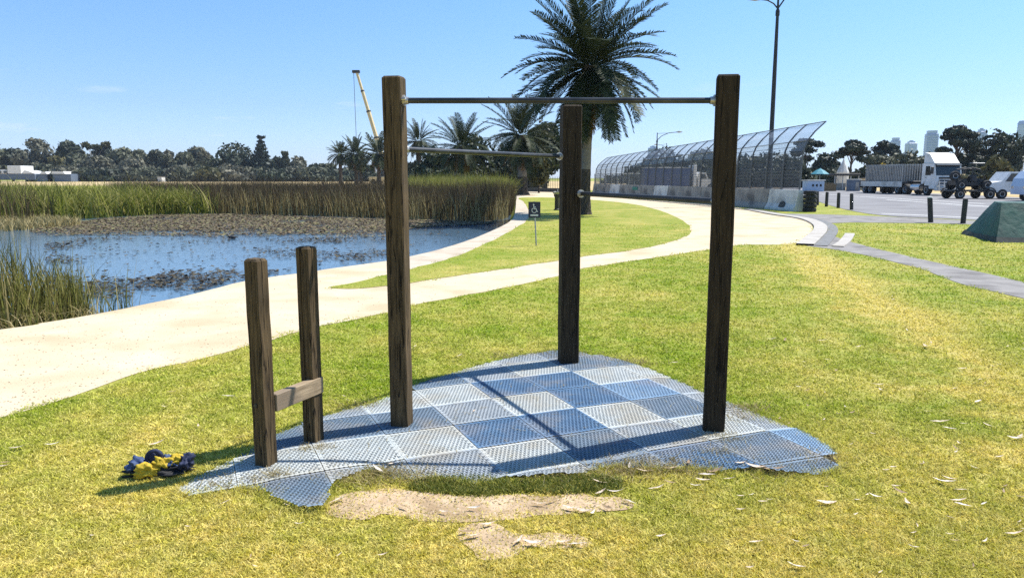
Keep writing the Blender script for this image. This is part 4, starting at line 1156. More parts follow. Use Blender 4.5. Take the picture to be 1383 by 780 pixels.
GR = 'park trees beyond the road'
for px, top, w, d, m_, st, lab, n in [
    (897, 199, 66, 190, 'dark_leaf', 'low', 'dark broad tree above the fence, right of the distant street lamp', 2000), (947, 203, 58, 180, 'gum', 'round', 'grey-green tree above the fence, left of the right timber post', 1500),
    (865, 222, 70, 200, 'dark_leaf', 'low', 'dark low tree behind the fence and blue lorry', 1200), (930, 214, 90, 210, 'dark_leaf', 'low', 'long dark thicket tree behind the blue lorry', 1500), (990, 206, 90, 190, 'dark_leaf', 'low', 'dark tree behind the right timber post', 1500), (1048, 204, 90, 180, 'dark_leaf', 'low', 'dark tree seen through the tall end of the fence', 1600), (822, 238, 20, 210, 'gum', 'low', 'small tree seen through the far end of the fence', 600), (850, 234, 24, 215, 'gum', 'low', 'rounded small tree seen through the fence left of the lamp', 600),
    (1090, 180, 40, 150, 'pine_leaf', 'flat', 'open-crowned pine directly behind the end of the fence', 1200), (1118, 205, 44, 160, 'dark_leaf', 'low', 'dark round tree above the teal umbrella', 1500),
    (1152, 186, 42, 140, 'pine_leaf', 'flat', 'tall pine with a bare trunk and open crown right of the umbrella', 1400), (1196, 186, 40, 165, 'pine_leaf', 'flat', 'flat-topped pine beside the low glass tower', 1400),
    (1186, 208, 56, 150, 'gum', 'low', 'grey-green thicket left of the yellow sapling', 1600), (1225, 204, 60, 152, 'gum', 'low', 'grey-green thicket behind the grey cargo', 1600), (1258, 208, 60, 155, 'dark_leaf', 'low', 'dark thicket behind the white lorry cab', 1500),
    (1296, 165, 58, 140, 'pine_leaf', 'flat', 'big dark pine right of the tallest glass tower', 2600), (1290, 205, 70, 145, 'dark_leaf', 'low', 'dark undergrowth tree below the big pine', 1600), (1350, 177, 96, 140, 'dark_leaf', 'low', 'huge dark spreading fig above the white utility truck', 3200), (1320, 200, 50, 150, 'dark_leaf', 'low', 'dark tree filling the gap left of the huge fig', 1500), (1400, 180, 70, 150, 'dark_leaf', 'low', 'dark tree at the right end of the roadside trees', 1600),
    (1347, 212, 40, 110, 'olive_leaf', 'low', 'tan olive small tree standing before the huge dark fig', 1200), (1140, 225, 40, 150, 'gum', 'low', 'grey-green bush behind the black-roofed shelter', 900), (1210, 228, 60, 135, 'gum', 'low', 'low grey-green bush below the thickets, behind the lorry trailer', 1000), (1112, 228, 50, 145, 'dark_leaf', 'low', 'dark low bush behind the teal umbrella', 900), (1168, 226, 40, 140, 'dark_leaf', 'low', 'dark low bush right of the pine with the bare trunk', 900), (1330, 226, 60, 135, 'dark_leaf', 'low', 'dark low bush behind the buggy', 900), (1385, 222, 60, 135, 'gum', 'low', 'low grey-green bush at the right edge behind the utility truck', 900), (1262, 230, 60, 138, 'dark_leaf', 'low', 'dark low bush hidden mostly by the white lorry cab', 700), (880, 215, 60, 128, 'dark_leaf', 'low', 'dense dark tree directly behind the blue curtain trailer', 1800), (922, 217, 70, 132, 'dark_leaf', 'low', 'dense dark tree behind the cab of the blue curtain lorry', 1800), (966, 214, 70, 126, 'dark_leaf', 'low', 'dense dark tree meeting the left edge of the right timber post', 1800), (1022, 212, 70, 124, 'dark_leaf', 'low', 'dense dark tree between the right timber post and the tall lamp', 1800), (1070, 212, 56, 122, 'dark_leaf', 'low', 'dense dark tree right of the tall lamp, behind the fence', 1500), (960, 232, 90, 150, 'dark_leaf', 'low', 'low dark hedge bush left of the right timber post, behind the fence', 1200), (1060, 230, 80, 150, 'gum', 'low', 'low bush behind the near end of the fence', 1000), (900, 236, 90, 170, 'gum', 'low', 'low bush behind the blue lorry trailer', 1000)]:
    make_tree('roadside_tree', lab, 'tree', px, top, w, d, m_, st, 'bark', GR, n=int(n * 1.6), leaf=.36 if st == 'flat' else .48)
make_tree('sapling', 'small yellow leaved sapling beside the trailer of the white lorry', 'tree', 1192, 221, 21, 84, 'yellow_leaf', 'round', 'bark', None, n=700, leaf=.2)

# ------------------------------------------------------------------ palms
def frond_mesh(L, droop, nl, ll, mat, seed, curl=0.0):
    rr = np.random.default_rng(seed); k = 14
    t = np.linspace(0, 1, k); ang = -droop * t ** 1.3
    sx_ = np.concatenate([[0], np.cumsum(np.cos(ang[:-1]) * L / (k - 1))]); sz_ = np.concatenate([[0], np.cumsum(np.sin(ang[:-1]) * L / (k - 1))])
    V = []; F = []
    for i in range(k):
        w = L * .011 * (1 - .8 * t[i])
        V += [(sx_[i], -w, sz_[i]), (sx_[i], w, sz_[i]), (sx_[i], w * .3, sz_[i] - w), (sx_[i], -w * .3, sz_[i] - w)]
    for i in range(k - 1):
        for a in range(4):
            b = (a + 1) % 4; F.append((i * 4 + a, i * 4 + b, i * 4 + 4 + b, i * 4 + 4 + a))
    T = [.6] * len(F)
    for i in range(nl):
        u = .10 + .90 * (i + .5) / nl; x = np.interp(u, t, sx_); z = np.interp(u, t, sz_); a = np.interp(u, t, ang)
        pr = ll * (math.sin(PI * (.12 + .80 * u)) ** .7) * rr.uniform(.85, 1.1)
        for s in (-1, 1):
            fw = rr.uniform(.65, 1.0); up = rr.uniform(.3, .8); dr = rr.uniform(.02, .16)
            dirv = np.array([fw * math.cos(a) - .0 * up, s * 1.0, fw * math.sin(a) + up * .6]); dirv /= np.linalg.norm(dirv)
            p0 = np.array([x, 0, z]); p1 = p0 + dirv * pr * .55; p2 = p0 + dirv * pr + np.array([0, 0, -dr * pr])
            wv = np.array([math.cos(a), 0, math.sin(a)]) * ll * (.055 if nl > 30 else .10)
            b = len(V); V += [tuple(p0 - wv * .6), tuple(p0 + wv * .6), tuple(p1 + wv), tuple(p1 - wv), tuple(p2 + wv * .15), tuple(p2 - wv * .15)]
            F += [(b, b + 1, b + 2, b + 3), (b + 3, b + 2, b + 4, b + 5)]
            tn = rr.random(); T += [tn, tn]
    return npmesh('frond', np.array(V), np.array(F), mat, np.array(T))
FR_B = {}
def fronds_for(detail):
    if detail not in FR_B:
        nl, ll = {'hi': (56, .15), 'mid': (44, .175), 'lo': (24, .20)}[detail]
        FR_B[detail] = ([frond_mesh(1, dr, nl, ll, M['frond'], i) for i, dr in enumerate((.22, .42, .65, .9, 1.2))], [frond_mesh(1, dr, nl, ll * .8, M['frond_dead'], 10 + i) for i, dr in enumerate((.6, 1.0))])
    return FR_B[detail]
def palm(label, px, cy, rpx, d, detail, nf, ndead, trunk_r, tpx=None, group='date palms in the park', lean=0.0, low=-60, fl=1.0):
    xc, zc = HZ(px, cy, d); xb = xc if tpx is None else HZ(tpx, 240, d)[0]
    rad = rpx / 1000 * d; rr = random.Random(int(px * 13))
    root = empty('palm_tree', (xb, d, 0), 0, label, 'palm tree', group)
    top = Vector((xc - xb, 0, zc - rad * .12))
    # trunk: boot-scarred, pineapple-shaped head under the fronds, flared foot
    H = top.z; rows = int(min(60, max(14, H / .22))); seg_ = 14
    vs, fs = [], []
    for i in range(rows + 1):
        t = i / rows; z = -.1 + (H + .1) * t
        r = trunk_r * (1 + .75 * math.exp(-t * 14) + .55 * max(0, (t - .70) / .30) ** 1.2)
        rough = .10 if (t > .52 or t < .30) else .03
        for k in range(seg_):
            a = 2 * PI * (k + .5 * (i % 2)) / seg_
            q = r * (1 + rough * (1 if (i + k) % 2 else -1) + rr.uniform(-.03, .03))
            vs.append((top.x * t + q * math.cos(a), q * math.sin(a), z))
    for i in range(rows):
        for k in range(seg_):
            k2 = (k + 1) % seg_; fs.append((i * seg_ + k, i * seg_ + k2, (i + 1) * seg_ + k2, (i + 1) * seg_ + k))
    mid = [f for i, f in enumerate(fs) if not (.30 < (i // seg_) / rows < .52)]; smo = [f for i, f in enumerate(fs) if .30 < (i // seg_) / rows < .52]
    if detail == 'lo': mid, smo = fs, []
    mb = MB(); mb.add(vs, mid); tk = mb.build('trunk', M['palm_trunk'], root)
    if smo:
        mb = MB(); mb.add(vs, smo); mb.build('bare_trunk_band', M['palm_smooth'], tk)['kind'] = 'stuff'
    live, dead = fronds_for(detail)
    for i in range(nf + ndead):
        dd_ = i >= nf
        if dd_: el = R(rr.uniform(-88, -38)); me = dead[i % 2]; L = rad * fl * rr.uniform(.6, .9)
        else:
            u = (i + .5) / nf; el = R(84 - (84 - low) * u ** .86 + rr.uniform(-10, 10)); L = rad * fl * rr.uniform(.85, 1.2)
            q = 1 if el > R(50) else (2 if el > R(15) else (3 if el > R(-15) else 2)); me = live[max(0, min(4, q + rr.choice((-1, 0, 0, 1))))]
            if el < R(-35): me = live[rr.choice((0, 1, 2))]; L *= .92
        az = i * 2.39996 + rr.uniform(-.45, .45)
        o = link('frond', me, root)
        o.location = top + Vector((math.cos(az), math.sin(az), 0)) * trunk_r * .9 + Vector((0, 0, .25 * math.sin(el) * trunk_r * 2))
        o.rotation_euler = Euler((rr.uniform(-.25, .25), -el, az), 'XYZ'); o.scale = (L, L, L)
    return root
palm('biggest date palm, towering behind the rear timber post', 797, 76, 100, 32.6, 'hi', 112, 18, .215, 789.5, low=-78)
palm('shaggy date palm with brown hanging fronds standing beside the sand path', 704, 176, 52, 70.0, 'mid', 66, 52, .42, 706, low=-65)
palm('shaggy date palm with brown hanging fronds rising behind the green reeds', 624, 192, 42, 82.0, 'mid', 60, 50, .42, low=-65)
palm('lone middle palm standing just right of the left timber post', 565, 187, 26, 118.0, 'mid', 60, 12, .40)
palm('distant palm partly hidden by the left timber post, under the crane boom', 511, 204, 27, 165.0, 'lo', 54, 12, .42)
palm('distant palm in the middle of the three by the lake', 480, 205, 24, 170.0, 'lo', 54, 12, .40)
palm('leftmost and smallest of the three distant palms by the lake', 459, 206, 18, 176.0, 'lo', 50, 12, .38)
palm('slim distant palm just behind the middle one of the three by the lake', 487, 216, 16, 190.0, 'lo', 40, 10, .38)

# ================================================================== RACE BARRIERS AND CATCH FENCE
FA, FB = Vector((*G(1080, 285.5), 0)), Vector((*G(803, 262.3), 0))
fd = (FB - FA).normalized(); fn = Vector((fd.y, -fd.x, 0))      # fn points to the road side
FL = (FB - FA).length
frz = math.atan2(fd.y, fd.x)
NB = 13; BL = FL / NB
prof = [(-.36, 0), (.36, 0), (.36, .10), (.20, .34), (.11, 1.02), (-.11, 1.02), (-.20, .34), (-.36, .10)]
def barrier_mb(L):
    mb = MB(); mb.prism(prof, 0, L, tr=lambda v: Vector((v.z, -v.x, v.y))); return mb
bmesh_grey = barrier_mb(BL - .05).mesh('concrete_barrier', M['barrier'])
bmesh_white = barrier_mb(BL - .05).mesh('concrete_barrier', M['barrier_white'])
BLAB = {0: 'whitewashed concrete barrier with a dark arched notch at the near end of the catch fence', 1: 'bare grey concrete barrier touching the whitewashed end one',
        2: 'grey concrete barrier directly behind the foot of the tall lamp post', 3: 'grey concrete barrier just left of the tall lamp post', 4: 'grey concrete barrier mostly behind the right timber post',
        5: 'grey concrete barrier right of the whitewashed one left of the right timber post', 6: 'whitewashed concrete barrier just left of the right timber post', 8: 'grey concrete barrier with a teal print on its face', 10: 'whitewashed concrete barrier near the far end of the row'}
for i in range(NB):
    p = FA + fd * (BL * i)
    o = link('concrete_barrier', bmesh_white if i in (0, 6, 10) else bmesh_grey)
    o.location = p + Vector((0, 0, .001)); o.rotation_euler = (0, 0, frz + R(random.uniform(-.5, .5)))
    tag(o, BLAB.get(i, 'plain grey concrete barrier in the far half of the row'), 'barrier', 'concrete barriers under the catch fence')
    if i == 8:
        mb = MB(); mb.box((BL * .5, .165, .66), (1.3, .012, .42), rot=Matrix.Rotation(R(-7.5), 3, 'X'))
        mb.build('printed_panel', M['teal'], o)
    if i == 0:
        mb = MB(); mb.prism([(-.28, 0), (.28, 0), (.28, .26), (.18, .40), (0, .46), (-.18, .40), (-.28, .26)], 0, .05, tr=lambda v: Vector((BL * .42 + v.x, .31 + v.z - v.y * .22, v.y)))
        mb.build('lifting_notch', M['black'], o)
cf = empty('catch_fence', FA, frz, 'long tall wire catch fence with an overhanging top standing on the concrete barriers', 'fence')
# local x runs along the fence away from the camera, local -y is the road side
FPRO = [(.0, 1.0), (-.02, 2.0), (-.08, 2.9), (-.26, 3.35), (-.62, 3.78), (-1.15, 4.25)]
NP = 22; PS = (FL - .3) / NP
pm = MB(); pm.path([(0, y, z) for y, z in [(.0, .55)] + FPRO], [.045, .045, .042, .04, .036, .032, .026], 6)
FH = lambda i: 1 - .17 * i / NP          # the far panels stand lower
pmesh = pm.mesh('post', M['dull_steel'])
for i in range(NP + 1):
    o = link('post', pmesh, cf, (.12 + i * PS, 0, 0)); o.scale.z = FH(i)
def uv_panel(name, prof_, L, mat):
    me = bpy.data.meshes.new(name); k = len(prof_)
    vs = [(x, y, z) for x in (0, L) for y, z in prof_]
    fs = [(i, i + 1, k + i + 1, k + i) for i in range(k - 1)]
    me.from_pydata(vs, [], fs); uv = me.uv_layers.new(name='UVMap')
    cum = [0]
    for a, b in zip(prof_[:-1], prof_[1:]): cum.append(cum[-1] + math.dist(a, b))
    for p in me.polygons:
        for li in p.loop_indices:
            vi = me.loops[li].vertex_index; uv.data[li].uv = ((vi // k) * L, cum[vi % k])
    me.materials.append(mat); return me
wm = uv_panel('wire_panel', [(y - .05, z) for y, z in FPRO[:3]], PS, M['wire'])
tm_ = uv_panel('canopy_panel', [(y - .05, z) for y, z in FPRO[2:]], PS, M['wire_top'])
for i in range(NP):
    link('wire_panel', wm, cf, (.12 + i * PS, 0, 0)).scale.z = FH(i + .5); link('canopy_panel', tm_, cf, (.12 + i * PS, 0, 0)).scale.z = FH(i + .5)
for z in [1.08 + k * .17 for k in range(11)] + [3.1]:
    y = np.interp(z, [q[1] for q in FPRO], [q[0] for q in FPRO])
    MB().tube((.1, y - .055, z), (.14 + NP * PS, y - .055, z * FH(NP)), .009, n=4).build('cable', M['dull_steel'], cf)
for y, z in (FPRO[3], FPRO[5]):
    MB().tube((.1, y, z), (.14 + NP * PS, y, z * FH(NP)), .022, n=5).build('top_rail', M['dull_steel'], cf)
tw = Vector((*G(1093, 286), 0))
tyre = MB().lathe([(.16, 0), (.29, .01), (.31, .06), (.31, .14), (.29, .19), (.16, .2)], 16).mesh('tyre', M['rubber'], True)
ts = empty('tyre_stack', tw, 0, 'narrow stack of black tyres against the near end of the barriers', 'tyres')
for k in range(5): link('tyre', tyre, ts, (random.uniform(-.02, .02), random.uniform(-.02, .02), k * .2))

# lower temporary fence panels at the far left end of the barriers
for i, px in enumerate((803, 818, 833, 848)):
    d = 71 - i * 2.4; x = HZ(px, 240, d)[0]
    t = empty('temporary_fence_panel', (x, d, 0), R(6), ['temporary fence panel touching the trunk of the biggest palm', 'second temporary fence panel from the biggest palm', 'third temporary fence panel from the biggest palm', 'temporary fence panel at the right end of its short row'][i], 'fence', 'temporary fence panels at the far end')
    w_, h_ = 1.12, 1.95
    mb = MB()
    for a, b in (((0, .12), (0, h_)), ((w_, .12), (w_, h_)), ((0, h_), (w_, h_)), ((0, .12), (w_, .12)), ((w_ / 2, .12), (w_ / 2, h_))): mb.tube((a[0], 0, a[1]), (b[0], 0, b[1]), .03, n=6)
    f_ = mb.build('frame', M['galv'], t); f_['kind'] = 'stuff'
    link('wire_infill', uv_panel('wire_infill', [(0, .12), (0, h_)], w_, M['wire_dense']), t)
    mb = MB(); mb.box((.1, 0, .07), (.22, .6, .14), bev=.02); mb.box((w_ - .1, 0, .07), (.22, .6, .14), bev=.02); k_ = mb.build('foot', M['barrier'], t); k_['kind'] = 'stuff'
# dark picket fence behind the palms
p0, p1 = Vector((HZ(712, 240, 88)[0], 88, 0)), Vector((HZ(790, 240, 80)[0], 80, 0)); v = p1 - p0
pf = empty('picket_fence', p0, math.atan2(v.y, v.x), 'dark iron picket fence behind the palms on the far side of the sand path', 'fence')
for z in (.25, 1.45): MB().box((v.length / 2, 0, z), (v.length, .05, .05)).build('rail', M['black'], pf)
pk = MB().box((0, 0, .85), (.03, .03, 1.7)).mesh('picket', M['black'])
for k in range(int(v.length / .30)): link('picket', pk, pf, (k * .30 + .1, 0, 0))
MB().box((v.length / 2, .05, .22), (v.length, .2, .44), bev=.01).build('plinth', M['chassis'], pf)

# ================================================================== LAMPS, BOLLARDS, GREEN COVERED BLOCK
def lamp(label, px, py, hpx, arms, d=None, Hh=None, group='street lamps'):
    if d is None: x, d = G(px, py)
    else: x = HZ(px, 240, d)[0]
    t = empty('street_lamp', (x, d, 0), 0, label, 'street lamp', group)
    MB().lathe([(.16, 0), (.16, 1.1), (.135, 1.2), (.12, Hh * .55), (.085, Hh * .84)], 12).build('pole', M['black'], t, smooth=True)
    MB().lathe([(.12, Hh * .84), (.12, Hh * .86), (.065, Hh * .87), (.05, Hh)], 10).build('upper_pole', M['black'], t, smooth=True)
    for s, L, rise in arms:
        mb = MB()
        mb.path([(0, 0, Hh * .87), (s * L * .25, 0, Hh * .87 + rise * .55), (s * L * .6, 0, Hh * .87 + rise * .9), (s * L, 0, Hh * .87 + rise)], [.045, .04, .038, .036], 8)
        mb.tube((0, 0, Hh * .985), (s * L * .55, 0, Hh * .87 + rise * .88), .022, n=6)
        a = mb.build('arm', M['black'], t, smooth=True)
        a['kind'] = 'stuff'
        MB().path([(s * L, 0, Hh * .87 + rise), (s * (L + .3), 0, Hh * .87 + rise + .04), (s * (L + .75), 0, Hh * .87 + rise + .02)], [.05, .13, .05], 8).build('lamp_head', M['galv'], t, smooth=True)
    return t
lamp('tall black street lamp with curved arms beside the near end of the barriers', 1037, 277.5, 0, [(1, 2.0, 1.35), (-1, 1.0, .5)], Hh=12.6)
lamp('distant street lamp rising over the catch fence left of the right timber post', 886, 0, 0, [(1, 2.4, 1.0)], d=95, Hh=7.2)
lamp('farthest street lamp, small, just right of the other distant one', 899, 0, 0, [(-1, 1.8, .8)], d=150, Hh=8.4)

bol = empty('bollard', (0, 0, 0), 0, 'x', 'bollard', 'black bollards along the road edge')
MB().lathe([(.085, -.1), (.085, .93), (.070, .985), (.03, 1.0)], 14).build('post', M['black_wood'], bol, smooth=True)
first = True
for px, py, tp, dx, lab in [(1104, 277, 258, 3, 'leaning black bollard nearest the end of the barriers'), (1116, 279, 259, 0, 'second black bollard from the barriers, upright'), (1132, 281, 260, 1, 'third black bollard from the barriers'), (1150, 283.5, 261, 3, 'black bollard at the right end of the row on the yellow grass strip'),
                            (1257, 300.5, 265, 6, 'black bollard with a pale top leaning in front of the white lorry'), (1300.5, 302, 268, -1, 'black bollard touching the green covered block')]:
    b = bol if first else copy_tree(bol); first = False
    x, y = G(px, py); b.location = (x, y, 0); h_ = HZ(px, tp, y)[1]
    b.scale = (1, 1, h_); b.rotation_euler = (0, R(-dx * 1.1), 0); b['label'] = lab
    if px == 1257: MB().lathe([(.088, .945), (.074, .992), (.03, 1.008)], 12).build('cap', M['offwhite'], b, smooth=True)

A_ = Vector((*G(1299, 316), 0)); B_ = Vector((*G(1346, 327.5), 0)); C_ = B_ + Vector((3.4, -.25, 0)); D_ = A_ + Vector((3.6, .25, 0))
gb = empty('covered_block', A_, 0, 'sloping block under taut green tarpaulin at the right edge of the lawn', 'covered barrier')
top4 = []
for p, q in ((A_, (.30, -.85)), (B_, (.42, .60)), (C_, (-.1, .65)), (D_, (-.1, -.9))): top4.append(p + Vector((q[0], q[1], .96)))
def skinned(lo, hi, z0f, z1f, mat, name, sub=10, amp=.015):
    vs, fs = [], []
    cor = [(lo[i], hi[i]) for i in range(4)]; n = 0; per = []
    for i in range(4):
        for k in range(sub): 
            t = k / sub; per.append((cor[i][0].lerp(cor[(i + 1) % 4][0], t), cor[i][1].lerp(cor[(i + 1) % 4][1], t)))
    m = len(per); lv = 6
    for j in range(lv + 1):
        f = z0f + (z1f - z0f) * j / lv
        for a, b in per:
            p = a.lerp(b, f); q = mnoise.noise_vector(p * 2.2) * amp; vs.append(p + q - A_)
    for j in range(lv):
        for k in range(m):
            k2 = (k + 1) % m; fs.append((j * m + k, j * m + k2, (j + 1) * m + k2, (j + 1) * m + k))
    if z1f >= .999: fs.append(tuple(lv * m + k for k in range(m)))
    mb = MB(); mb.add(vs, fs); return mb.build(name, mat, gb, smooth=True)
skinned([A_, B_, C_, D_], top4, .10, 1.0, M['tarp'], 'tarpaulin')
ex = [p + (p - (A_ + B_ + C_ + D_) / 4).normalized() * .02 for p in (A_, B_, C_, D_)]
skinned(ex, [q for q in top4], -.02, .13, M['tarp_skirt'], 'skirt', 14, .05)

# ================================================================== VEHICLES
def add_wheel(root, x, y, r, w, axis='x', label=None):
    t = (lambda v: Vector((v.z, v.x, v.y))) if axis == 'x' else (lambda v: Vector((v.x, v.z, v.y)))
    mb = MB(); mb.lathe([(r * .58, -w / 2), (r * .93, -w / 2), (r, -w * .36), (r, w * .36), (r * .93, w / 2), (r * .58, w / 2)], 20, tr=t)
    wh = mb.build('wheel', M['rubber'], root, smooth=True, loc=(x, y, r))
    mb = MB(); mb.lathe([(r * .56, -w * .42), (r * .50, -w * .52), (r * .22, -w * .40), (r * .18, -w * .55), (r * .18, w * .55), (r * .22, w * .40), (r * .50, w * .52), (r * .56, w * .42)], 16, tr=t)
    mb.build('rim', M['chrome'], wh, smooth=True)
    return wh
def sideprism(mb, prof_, x0, x1):       # profile in (y,z), extruded along x
    mb.prism(prof_, x0, x1, tr=lambda v: Vector((v.z, v.x, v.y))); return mb
def frontprism(mb, prof_, y0, y1):      # profile in (x,z), extruded along y
    mb.prism(prof_, y0, y1, tr=lambda v: Vector((v.x, v.z, v.y))); return mb

# white lorry: local -y is its front
lx = HZ(1281, 240, 67.0)[0]
lo = empty('articulated_lorry', (lx, 67, 0), R(2), 'white flatbed articulated lorry with high roof fairing parked facing the camera on the road', 'lorry')
hw = 1.24
mb = MB(); sideprism(mb, [(.0, .62), (-.02, 1.35), (.06, 1.75), (.30, 2.86), (2.05, 2.90), (2.05, 1.05), (1.75, 1.05), (1.65, 1.25), (.95, 1.25), (.80, .62)], -hw, hw); mb.build('cab', M['white'], lo)
mb = MB(); sideprism(mb, [(.34, 2.90), (.55, 3.08), (1.20, 3.72), (2.02, 3.88), (2.04, 2.92)], -1.12, 1.12); mb.build('roof_fairing', M['white'], lo)
mb = MB(); sideprism(mb, [(.20, 2.86), (-.02, 2.72), (.02, 2.66), (.26, 2.78)], -1.15, 1.15); mb.build('sun_visor', M['glass'], lo)
mb = MB(); sideprism(mb, [(.045, 1.80), (.25, 2.74), (.28, 2.74), (.075, 1.80)], -1.10, 1.10); mb.build('windscreen', M['glass'], lo)
for s in (-1, 1):
    d_r = MB().box((s * (hw + .006), .98, 1.78), (.016, 1.1, 1.75), bev=.005).build('door', M['white'], lo)
    mb = MB(); mb.prism([(.62, 1.82), (.82, 2.64), (1.48, 2.64), (1.48, 1.82)], s * (hw + .014) - .006, s * (hw + .014) + .006, tr=lambda v: Vector((v.z, v.x, v.y))); mb.build('side_window', M['glass'], d_r)
    MB().box((s * (hw + .02), 1.35, 1.62), (.02, .2, .04)).build('handle', M['black'], d_r)
    mb = MB(); mb.box((s * (hw + .24), .10, 2.25), (.22, .14, .62), bev=.03); mi = mb.build('mirror', M['black'], lo)
    MB().tube((s * hw, .2, 2.5), (s * (hw + .2), .12, 2.5), .02, n=6).build('bracket', M['black'], mi)
    MB().box((s * .93, -.045, .82), (.36, .05, .2), bev=.02).build('headlight', M['chrome'], lo)
    MB().box((s * (hw - .12), .1, 1.5), (.22, .18, .5), bev=.06).build('corner_panel', M['offwhite'], lo)
for z, h_ in ((1.58, .16), (1.32, .18), (1.06, .16)): MB().box((0, -.02, z), (1.75, .05, h_), bev=.015).build('grille', M['black'], lo)
MB().box((0, -.06, .62), (2.42, .20, .36), bev=.05).build('bumper', M['offwhite'], lo)
mb = MB()
for z in (.75, 1.0, 1.25): mb.tube((-.95, -.26, z), (.95, -.26, z), .035, n=8)
for x in (-.95, -.5, .5, .95): mb.tube((x, -.26, .5), (x, -.26, 1.32), .04, n=8)
k_ = mb.build('bull_bar', M['chrome'], lo, smooth=True); k_['kind'] = 'stuff'
MB().box((0, 4.0, .85), (.9, 5.2, .28)).build('chassis_frame', M['chassis'], lo)
MB().box((0, 2.35, 1.5), (2.0, .3, 1.2), bev=.05).build('engine_cover', M['chassis'], lo)
for s in (-1, 1):
    add_wheel(lo, s * 1.05, 1.30, .50, .32); 
    for y in (4.7, 6.05): add_wheel(lo, s * .98, y, .50, .5)
    for y in (11.2, 12.4): add_wheel(lo, s * .98, y, .46, .5)
    mb = MB(); mb.path([(s * 1.0, 2.3, .72), (s * 1.0, 3.7, .72)], .31, 14); mb.build('fuel_tank', M['chrome'], lo, smooth=True)
MB().box((0, 9.3, 1.12), (2.45, 8.4, .16), bev=.01).build('trailer_deck', M['chassis'], lo)
for s in (-1, 1): MB().box((s * 1.235, 9.2, .98), (.05, 7.9, .52), bev=.01).build('side_board', M['offwhite'], lo)
MB().box((0, 13.45, .95), (2.4, .12, .8), bev=.02).build('tailboard', M['black'], lo)
MB().box((0, 5.2, 1.22), (1.0, 1.1, .14), bev=.03).build('coupling_plate', M['black'], lo)
cg = empty('stacked_fence_cargo', (lx + .0, 67, 1.205), R(2), 'tall grey ribbed load of fence panels stacked upright on the lorry trailer', 'cargo')
cg.location = lo.matrix_basis @ Vector((0, 9.0, 1.205))
MB().box((0, .1, .82), (2.0, 7.0, 1.55)).build('panel_stack', M['barrier'], cg)
rb = MB().box((0, 0, .86), (.06, .09, 1.72)).mesh('rib', M['galv'])
for s in (-1, 1):
    for k in range(24): link('rib', rb, cg, (s * 1.03, -3.35 + k * .30, 0))
for k in range(8): link('rib', rb, cg, (-.88 + k * .25, -3.43, 0))

# buggy on its trailer, towed by a utility truck (both lie along +x)
bxp = HZ(1309, 240, 57.5)[0]
tr_l = empty('car_trailer', (bxp, 57.5, 0), R(-3), 'low black tandem trailer carrying a buggy in front of the white lorry', 'trailer')
MB().box((0, 0, .62), (3.3, 1.7, .12), bev=.02).build('deck', M['chassis'], tr_l)
MB().path([(1.6, 0, .58), (2.6, 0, .52)], .06, 8).build('drawbar', M['black'], tr_l)
for x in (-1.1, 1.1):
    for s in (-1, 1):
        add_wheel(tr_l, x, s * .95, .36, .24, 'y')
        mb = MB(); mb.path([(x + .46 * math.cos(a), s * .95, .38 + .46 * math.sin(a)) for a in np.linspace(.15, PI - .15, 8)], .05, 6); mb.build('mudguard', M['black'], tr_l)
bg_ = empty('buggy', (bxp, 57.5, .685), R(-3), 'dark open off-road buggy with spare wheel and roll cage strapped on the trailer', 'buggy')
mb = MB(); frontprism(mb, [(-1.25, .35), (-1.3, .75), (-.5, .85), (-.3, .55), (.5, .55), (.6, .85), (1.2, .70), (1.35, .45), (1.2, .30)], -.55, .55); mb.build('tub', M['black'], bg_)
mb = MB()
for s in (-.55, .55):
    mb.path([(-1.0, s, .8), (-.75, s, 1.55), (-.1, s, 1.68), (.45, s, 1.55), (.9, s, .85)], .035, 6); mb.tube((-.1, s, .6), (-.1, s, 1.66), .035, n=6)
for x, z in ((-.75, 1.55), (-.1, 1.68), (.45, 1.55)): mb.tube((x, -.55, z), (x, .55, z), .035, n=6)
q_ = mb.build('roll_cage', M['black'], bg_); q_['kind'] = 'stuff'
for x in (-.95, .95):
    for s in (-1, 1): add_wheel(bg_, x, s * .72, .36, .30, 'y')
sw = add_wheel(bg_, -1.45, -.35, .36, .26, 'y'); sw.location = (-1.35, -.50, 1.05); sw['label'] = 'spare wheel on the tail'
for s in (-.28, .28): MB().box((.1, s, .85), (.45, .42, .55), bev=.08).build('seat', M['chassis'], bg_)
MB().box((-.45, 0, 1.02), (.5, .7, .35), bev=.1).build('luggage', M['yellow_leaf'] if False else surf('khaki_canvas', (.25, .19, .08), (.36, .28, .13), .8, 12), bg_)
MB().box((.5, 0, 2.02), (.9, .5, .05), bev=.02).build('light_bar', M['galv'], bg_)
MB().tube((.2, .0, 1.66), (.25, 0, 2.0), .025, n=6).build('light_stalk', M['black'], bg_)

